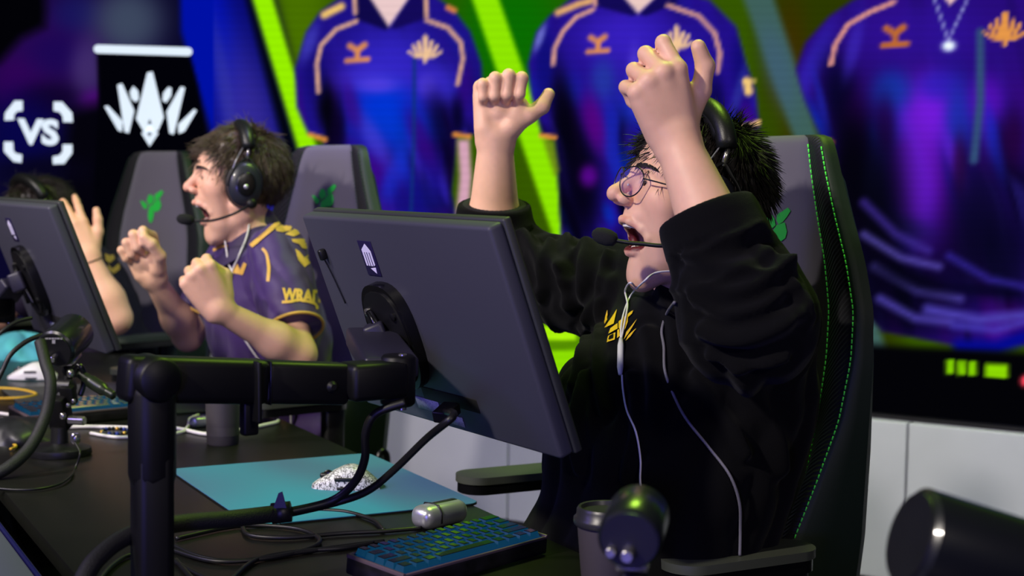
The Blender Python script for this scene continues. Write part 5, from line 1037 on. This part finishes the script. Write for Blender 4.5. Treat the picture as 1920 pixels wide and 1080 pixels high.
# ================================================================== second player: purple and gold shirt, fists clenched
f2 = unit(A3(-.985, .13, .10)); u2 = unit(A3(.12, .0, .99))
H2 = Head(pt(377, 333, 3.50), (.033, .088, .010), f2, u2, 1.03)
nb2 = pt(478, 462, 3.60); pel2 = A3(nb2[0] + .14, nb2[1] + .02, .56)
shL2, shR2 = nb2 + A3(.0, -.170, -.012), nb2 + A3(-.0, .165, -.04)
elL2, wrL2 = pt(562, 664, 3.30), pt(410, 580, 3.17); elR2, wrR2 = pt(352, 630, 3.70), pt(287, 520, 3.55)
hL2, TL2 = hand(wrL2, pt(366, 505, 3.14) - wrL2, -FW + .35 * UP, 'L', FIST, [(.028, .018, -.012), (.046, .050, -.026), (.030, .078, -.046), (.006, .076, -.052)], 1.08)
hR2, TR2 = hand(wrR2, pt(262, 452, 3.53) - wrR2, FW + .2 * RT, 'R', dict(index=(60, 95, 60), middle=(70, 100, 60), ring=(80, 100, 55), pinky=(84, 98, 55)), [(.026, .02, -.012), (.046, .046, -.030), (.044, .078, -.044), (.034, .098, -.048)], 1.10)
kn2 = [A3(.86, nb2[1] - .2, .555), A3(.86, nb2[1] + .22, .555)]; ft2 = [A3(.92, q[1], .08) for q in kn2]
trunk2 = Group([(cone(H2.P(0, -.02, -.035), nb2, .052, .056), .03), (cone(nb2, (nb2 + pel2) / 2, .07, .10), .05), (cone((nb2 + pel2) / 2, pel2, .10, .12), .05), (cone(shL2, shR2, .042, .042), .04)] + [(cone(pel2 + A3(0, s * .09, 0), k, .07, .045), .04) for s, k in zip((-1, 1), kn2)] + [(cone(k, f, .042, .03), .03) for k, f in zip(kn2, ft2)])
body2 = Field([head_group(H2, .39, nose=.86), trunk2, Group(limb(shL2, elL2, wrL2, (.040, .034, .038, .0255))), Group(limb(shR2, elR2, wrR2, (.040, .034, .037, .0255))), hL2, hR2], .014)
p2 = thing('person', 'person in purple and gold short-sleeved shirt shouting with clenched fists', 'person', (pel2[0], pel2[1], 0))
V, Fc = sdf_mesh(body2, .0040); mk('body', (V, Fc), SKIN, p2, colors=skin_colors(V, H2, (228, 178, 148), 5, .12)); face_parts(H2, p2, (38, 28, 22), -.006)
def style2(q, n, r, a, b):
    front = np.clip((q[:, 1] + .01) / .06, 0, 1)[:, None]; back = np.clip((-q[:, 1] - .04) / .05, 0, 1)[:, None]; low = np.clip((.05 - q[:, 2]) / .08, 0, 1)[:, None]
    fl = front * A3(0, .9, -.35) + back * A3(0, -.2, -.9) + (1 - front) * (1 - back) * A3(0, .1, -.9) + np.stack([a, b, a * b], 1) * .7
    fl = fl - n * (fl * n).sum(1)[:, None]; d = fl + n * (.20 - .1 * low) + r.normal(0, .09, q.shape); d /= np.linalg.norm(d, axis=1)[:, None]
    return d, r.uniform(.030, .052, len(q)) * (1 + .1 * front[:, 0] - .35 * low[:, 0]), .08 + .10 * front[:, 0]
mk('hair', hair_mesh(H2, 4600, style2, 33, .013, hl=.012, slope=.66, rad=.0012), mat('hair_dark_brown', (70, 56, 40), .45, spec=.6), p2)
# shirt
mid2 = (nb2 + pel2) / 2
eL2, eR2 = unit(elL2 - shL2), unit(elR2 - shR2); cL2, cR2 = shL2 + (elL2 - shL2) * .76, shR2 + (elR2 - shR2) * .74
sh = Field([Group([(ell(nb2 + A3(.0, 0, -.15), (.118, .185, .16)), .03), (ell(mid2 + A3(-.01, 0, 0), (.135, .185, .22)), .07), (ell(pel2 + A3(0, 0, .08), (.15, .19, .16)), .05), (cone(nb2 + A3(0, -.12, -.035), nb2 + A3(0, .12, -.035), .055, .055), .05), (cone(nb2 + A3(-.012, 0, -.03), nb2 + A3(.0, 0, .035), .085, .066), .03)]),
            Group([(cone(shL2, elL2, .072, .066), .03), (lambda p: (p - cL2) @ eL2, .004, 'cut')]), Group([(cone(shR2, elR2, .070, .064), .03), (lambda p: (p - cR2) @ eR2, .004, 'cut')])], .035)
V, Fc = sdf_mesh(sh, .0055); N = vnormals(V, Fc); q = V - nb2
ds = .0045 * vnoise(V * A3(16, 16, 9), 31) + .003 * vnoise(V * 34, 32)
for a_, b_, s_ in ((shL2, elL2, 1), (shR2, elR2, 2)):
    ax = b_ - a_; L = np.linalg.norm(ax); t = (V - a_) @ ax / L ** 2; off = V - a_ - t[:, None] * ax; on = (np.linalg.norm(off, axis=1) < .10) * np.clip(1.2 - t, 0, 1) * (t > -.2); R_ = frame(ax); an = np.arctan2(off @ R_[:, 2], off @ R_[:, 1]); ds += on * .007 * (np.abs(np.sin(an * 3.2 + 2.5 * t + 2 * vnoise(V * 8, s_))) - .5)
an = np.arctan2(q[:, 1], -q[:, 0]); ds += np.clip(-q[:, 2] / .2 - .6, 0, 1) * .010 * (np.abs(np.sin(an * 5 + q[:, 2] * 14 + 2.5 * vnoise(V * 6, 44))) - .5)
V = V + N * ds[:, None]
shirt_m = mat('shirt_purple', (54, 26, 92), .6, bump=.15, bscale=900, sheen=.15)
shirt2 = mk('shirt', (V, Fc), shirt_m, p2); S2 = Surf(shirt2)
for cc, e, rr in ((cL2, eL2, .0685), (cR2, eR2, .067)):
    R_ = frame(e); A_ = np.linspace(0, 2 * np.pi, 40, endpoint=False); mk('sleeve_hem', tube([cc + rr * (math.cos(t) * R_[:, 1] + math.sin(t) * R_[:, 2]) for t in A_], .0036, 8, closed=True), M_GOLD, p2)
# collar
A_ = np.linspace(-2.5, 2.5, 30); inn = [nb2 + A3(-.085 * math.cos(t) + .0, .075 * math.sin(t), .055 - .055 * max(math.cos(t), 0) ** 2) for t in A_]; out = [nb2 + A3(-.118 * math.cos(t) - .002, .108 * math.sin(t), .002 - .060 * max(math.cos(t), 0) ** 2) for t in A_]
mk('collar', (np.array(inn + out + [o - A3(0, 0, .006) for o in out]), [[i, i + 1, 30 + i + 1, 30 + i] for i in range(29)] + [[30 + i, 31 + i, 61 + i, 60 + i] for i in range(29)]), mat('collar_purple', (38, 18, 66), .65), p2)
def strip(pts, w):
    P = spl(pts, 5); T = np.gradient(P, axis=0); T /= np.linalg.norm(T, axis=1)[:, None]; Nn = np.stack([-T[:, 1], T[:, 0]], 1) * w / 2; return [tuple(a) for a in P + Nn] + [tuple(a) for a in (P - Nn)[::-1]]
S2c = Surf(shirt2, *[o for o in p2.children if o.name.startswith('collar')])
decal('collar_stripe', [strip([(472, 462), (500, 438), (530, 412)], 8)], S2c, M_GOLD, p2, .003, 5, lim=.2)
decal('shoulder_piping', [strip([(492, 466), (500, 476), (504, 500), (503, 528)], 6), strip([(400, 470), (420, 462), (440, 466)], 5)], S2, M_GOLD, p2, .002, 5, lim=.2)
chev = [[(516, 428), (535, 418), (548, 424), (544, 434), (528, 436), (518, 434)], [(534, 440), (552, 430), (566, 432), (565, 438), (550, 444)], [(546, 449), (568, 448), (578, 456), (577, 467), (566, 466), (560, 458), (548, 454)], [(553, 467), (561, 472), (570, 484), (578, 476), (586, 478), (588, 488), (570, 502), (558, 488)]]
decal('sleeve_chevron', chev, S2, M_GOLD, p2, .002, 5, lim=.2)
decal('sleeve_lettering', None, S2, M_GOLD, p2, .002, 4, lim=.2, mesh2d=text2d('WRAITH', 92, (530, 565), (1, .06), (-.05, -1.35), .05, .1)); decal('lettering_underline', [strip([(529, 567), (545, 566), (560, 563), (578, 566), (591, 571), (594, 580)], 5)], S2, M_GOLD, p2, .002, 4, lim=.2)
decal('chest_emblem', [[(403, 490), (412, 484), (416, 496), (410, 512), (404, 512)], [(436, 512), (446, 494), (452, 506), (458, 492), (464, 495), (456, 516), (448, 514)], [(420, 490), (428, 484), (426, 498)]], S2, M_GOLD, p2, .002, 5, lim=.2)
decal('hem_print', [[(495, 742), (504, 742), (500, 752)], [(512, 741), (518, 741), (518, 760), (513, 757)], [(530, 742), (548, 742), (548, 766), (540, 768)]], S2, M_GOLD, p2, .002, 5, lim=.2)
tr2 = Group([(ell(pel2 + A3(0, 0, -.01), (.14, .17, .09)), .03)] + [(cone(pel2 + A3(-.02, s * .09, 0), k, .088, .066), .05) for s, k in zip((-1, 1), kn2)] + [(cone(k, f + A3(0, 0, .03), .064, .055), .04) for k, f in zip(kn2, ft2)])
mk('trousers', sdf_mesh(tr2, .013), MATS['trousers_dark'], p2)
for q_ in ft2:
    b = sdf_mesh(Group([(ell((q_[0] - .06, q_[1], .045), (.13, .05, .044)), .02), (cone((q_[0], q_[1], .05), (q_[0], q_[1], .12), .045, .045), .02)]), .01); b[0][:, 2] = np.maximum(b[0][:, 2], .002); mk('shoe', b, MATS['shoe_black'], p2)
bm2 = [pt(352, 412, 3.40), pt(366, 414, 3.40), pt(400, 413, 3.38), pt(440, 400, 3.36), pt(472, 382, 3.37)]
headset(H2, 'black headset with boom microphone on the player in the purple shirt', .094, .146, bm2, r=.050, tiltb=-.01)
ear2 = thing('earphones', 'white wired earphones hanging over the purple shirt', 'earphones', tuple(nb2 - A3(.12, 0, .1)))
for nm, pts in (('left_wire', [(470, 400), (466, 440), (452, 480)]), ('right_wire', [(424, 446), (428, 470), (432, 495)])):
    L_ = [S2c.hit(x, y, .006, 3.46) for x, y in pts]; mk(nm, tube(spl(L_ + lay(S2c, [(438, 510), (434, 530)], .005, 3.45), 8), .0022, 6), M_WHITE, ear2)
ml = lay(S2c, [(434, 526), (432, 562)], .006, 3.45); mk('inline_remote', tube([ml[0], ml[0] * .8 + ml[1] * .2, ml[0] * .2 + ml[1] * .8, ml[1]], [.003, .006, .006, .003], 8), MATS['remote_white'], ear2)
mk('main_wire', tube(spl(lay(S2c, [(432, 562), (440, 600), (470, 650), (520, 720), (542, 760), (546, 800)], .005, 3.4), 8), .0022, 6), M_WHITE, ear2)
# ================================================================== far player: bent behind the left monitor, one hand to the head
H3 = Head(pt(66, 398, 4.45), (.0, .0, .05), unit(A3(-.86, -.22, -.42)), unit(A3(-.42, -.05, .9)), 1.08)
nb3 = pt(118, 462, 4.62); pel3 = A3(nb3[0] + .2, nb3[1] + .05, .56); shL3, shR3 = nb3 + A3(.02, -.16, -.07), nb3 + A3(.02, .16, -.07)
elL3, wrL3 = pt(216, 596, 4.22), pt(166, 478, 4.20); elR3, wrR3 = nb3 + A3(-.16, .26, -.25), nb3 + A3(-.38, .2, -.2)
hL3, TL3 = hand(wrL3, pt(128, 408, 4.20) - wrL3, -FW + .3 * RT, 'L', dict(index=(14, 22, 12), middle=(20, 24, 14), ring=(24, 26, 14), pinky=(22, 26, 14)), [(.028, .018, -.008), (.052, .046, -.004), (.066, .076, -.004), (.074, .100, -.006)], 1.08, 2.6)
hR3, TR3 = hand(wrR3, A3(-1, -.1, -.1), A3(0, 0, 1), 'R', dict(index=(20, 30, 20), middle=(22, 30, 20), ring=(24, 30, 20), pinky=(26, 30, 20)), [(.028, .018, -.008), (.05, .046, -.01), (.06, .07, -.014), (.06, .09, -.016)], 1.0)
kn3 = [A3(.80, nb3[1] - .2, .555), A3(.80, nb3[1] + .2, .555)]; ft3 = [A3(.86, q[1], .08) for q in kn3]
body3 = Field([head_group(H3, .12), Group([(cone(H3.P(0, -.02, -.035), nb3, .052, .056), .03), (cone(nb3, (nb3 + pel3) / 2, .07, .10), .05), (cone((nb3 + pel3) / 2, pel3, .10, .12), .05), (cone(shL3, shR3, .042, .042), .04)] + [(cone(pel3 + A3(0, s * .09, 0), k, .07, .045), .04) for s, k in zip((-1, 1), kn3)] + [(cone(k, f, .042, .03), .03) for k, f in zip(kn3, ft3)]),
               Group(limb(shL3, elL3, wrL3, (.043, .044, .047, .027))), Group(limb(shR3, elR3, wrR3, (.042, .037, .040, .026))), hL3, hR3], .014)
p3 = thing('person', 'dark-haired person bent forward behind the left monitor with a hand against the headset', 'person', (pel3[0], pel3[1], 0))
V, Fc = sdf_mesh(body3, .0055); mk('body', (V, Fc), SKIN, p3, colors=skin_colors(V, H3, (228, 174, 142), 7)); face_parts(H3, p3)
mk('hair', hair_mesh(H3, 3200, style2, 53, .006, hl=.024, slope=.66, rad=.0014), mat('hair_black_brown', (30, 23, 21), .45), p3)
e3, e4 = unit(elL3 - shL3), unit(elR3 - shR3); c3, c4 = shL3 + (elL3 - shL3) * .55, shR3 + (elR3 - shR3) * .72; mid3 = (nb3 + pel3) / 2
s3 = Field([Group([(ell(nb3 + A3(.04, 0, -.13), (.125, .19, .16)), .03), (ell(mid3, (.15, .19, .22)), .07), (ell(pel3 + A3(0, 0, .08), (.15, .19, .16)), .05), (cone(nb3 + A3(0, 0, -.05), nb3 + A3(0, 0, .03), .09, .066), .03)]), Group([(cone(shL3, elL3, .074, .070), .03), (lambda p: (p - c3) @ e3, .004, 'cut')]), Group([(cone(shR3, elR3, .070, .064), .03), (lambda p: (p - c4) @ e4, .004, 'cut')])], .035)
V, Fc = sdf_mesh(s3, .008); V = V + vnormals(V, Fc) * (.006 * vnoise(V * 18, 61))[:, None]
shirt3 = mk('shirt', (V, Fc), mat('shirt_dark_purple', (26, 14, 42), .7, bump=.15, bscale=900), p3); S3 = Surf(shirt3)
decal('sleeve_chevron', [[(196, 476), (204, 480), (212, 478), (214, 486), (204, 494), (196, 488)], [(200, 496), (210, 504), (222, 494), (224, 504), (212, 514), (202, 508)]], S3, M_GOLD, p3, .003, 5, lim=.3)
decal('shoulder_piping', [strip([(136, 500), (143, 488), (150, 478)], 7), strip([(140, 516), (156, 520), (162, 532), (164, 552)], 5)], S3, M_GOLD, p3, .003, 5, lim=.3)
mk('trousers', sdf_mesh(Group([(ell(pel3 + A3(0, 0, -.01), (.14, .17, .09)), .03)] + [(cone(pel3 + A3(-.02, s * .09, 0), k, .088, .066), .05) for s, k in zip((-1, 1), kn3)] + [(cone(k, f + A3(0, 0, .03), .064, .055), .04) for k, f in zip(kn3, ft3)]), .015), MATS['trousers_dark'], p3)
for q_ in ft3:
    b = sdf_mesh(Group([(ell((q_[0] - .06, q_[1], .045), (.13, .05, .044)), .02), (cone((q_[0], q_[1], .05), (q_[0], q_[1], .12), .045, .045), .02)]), .012); b[0][:, 2] = np.maximum(b[0][:, 2], .002); mk('shoe', b, MATS['shoe_black'], p3)
headset(H3, 'dark headset on the far player bent behind the left monitor', .090, .154, None, r=.045)
e = unit(elL3 - wrL3); R_ = frame(e); cc = wrL3 + e * .022
mk('wristband', tube([cc + .0315 * (math.cos(t) * R_[:, 1] + math.sin(t) * R_[:, 2]) for t in np.linspace(0, 2 * np.pi, 36, endpoint=False)], .0022, 6, closed=True), mat('cord_brown', (60, 40, 30), .7), label='thin dark cord around the wrist of the far player', cat='wristband')
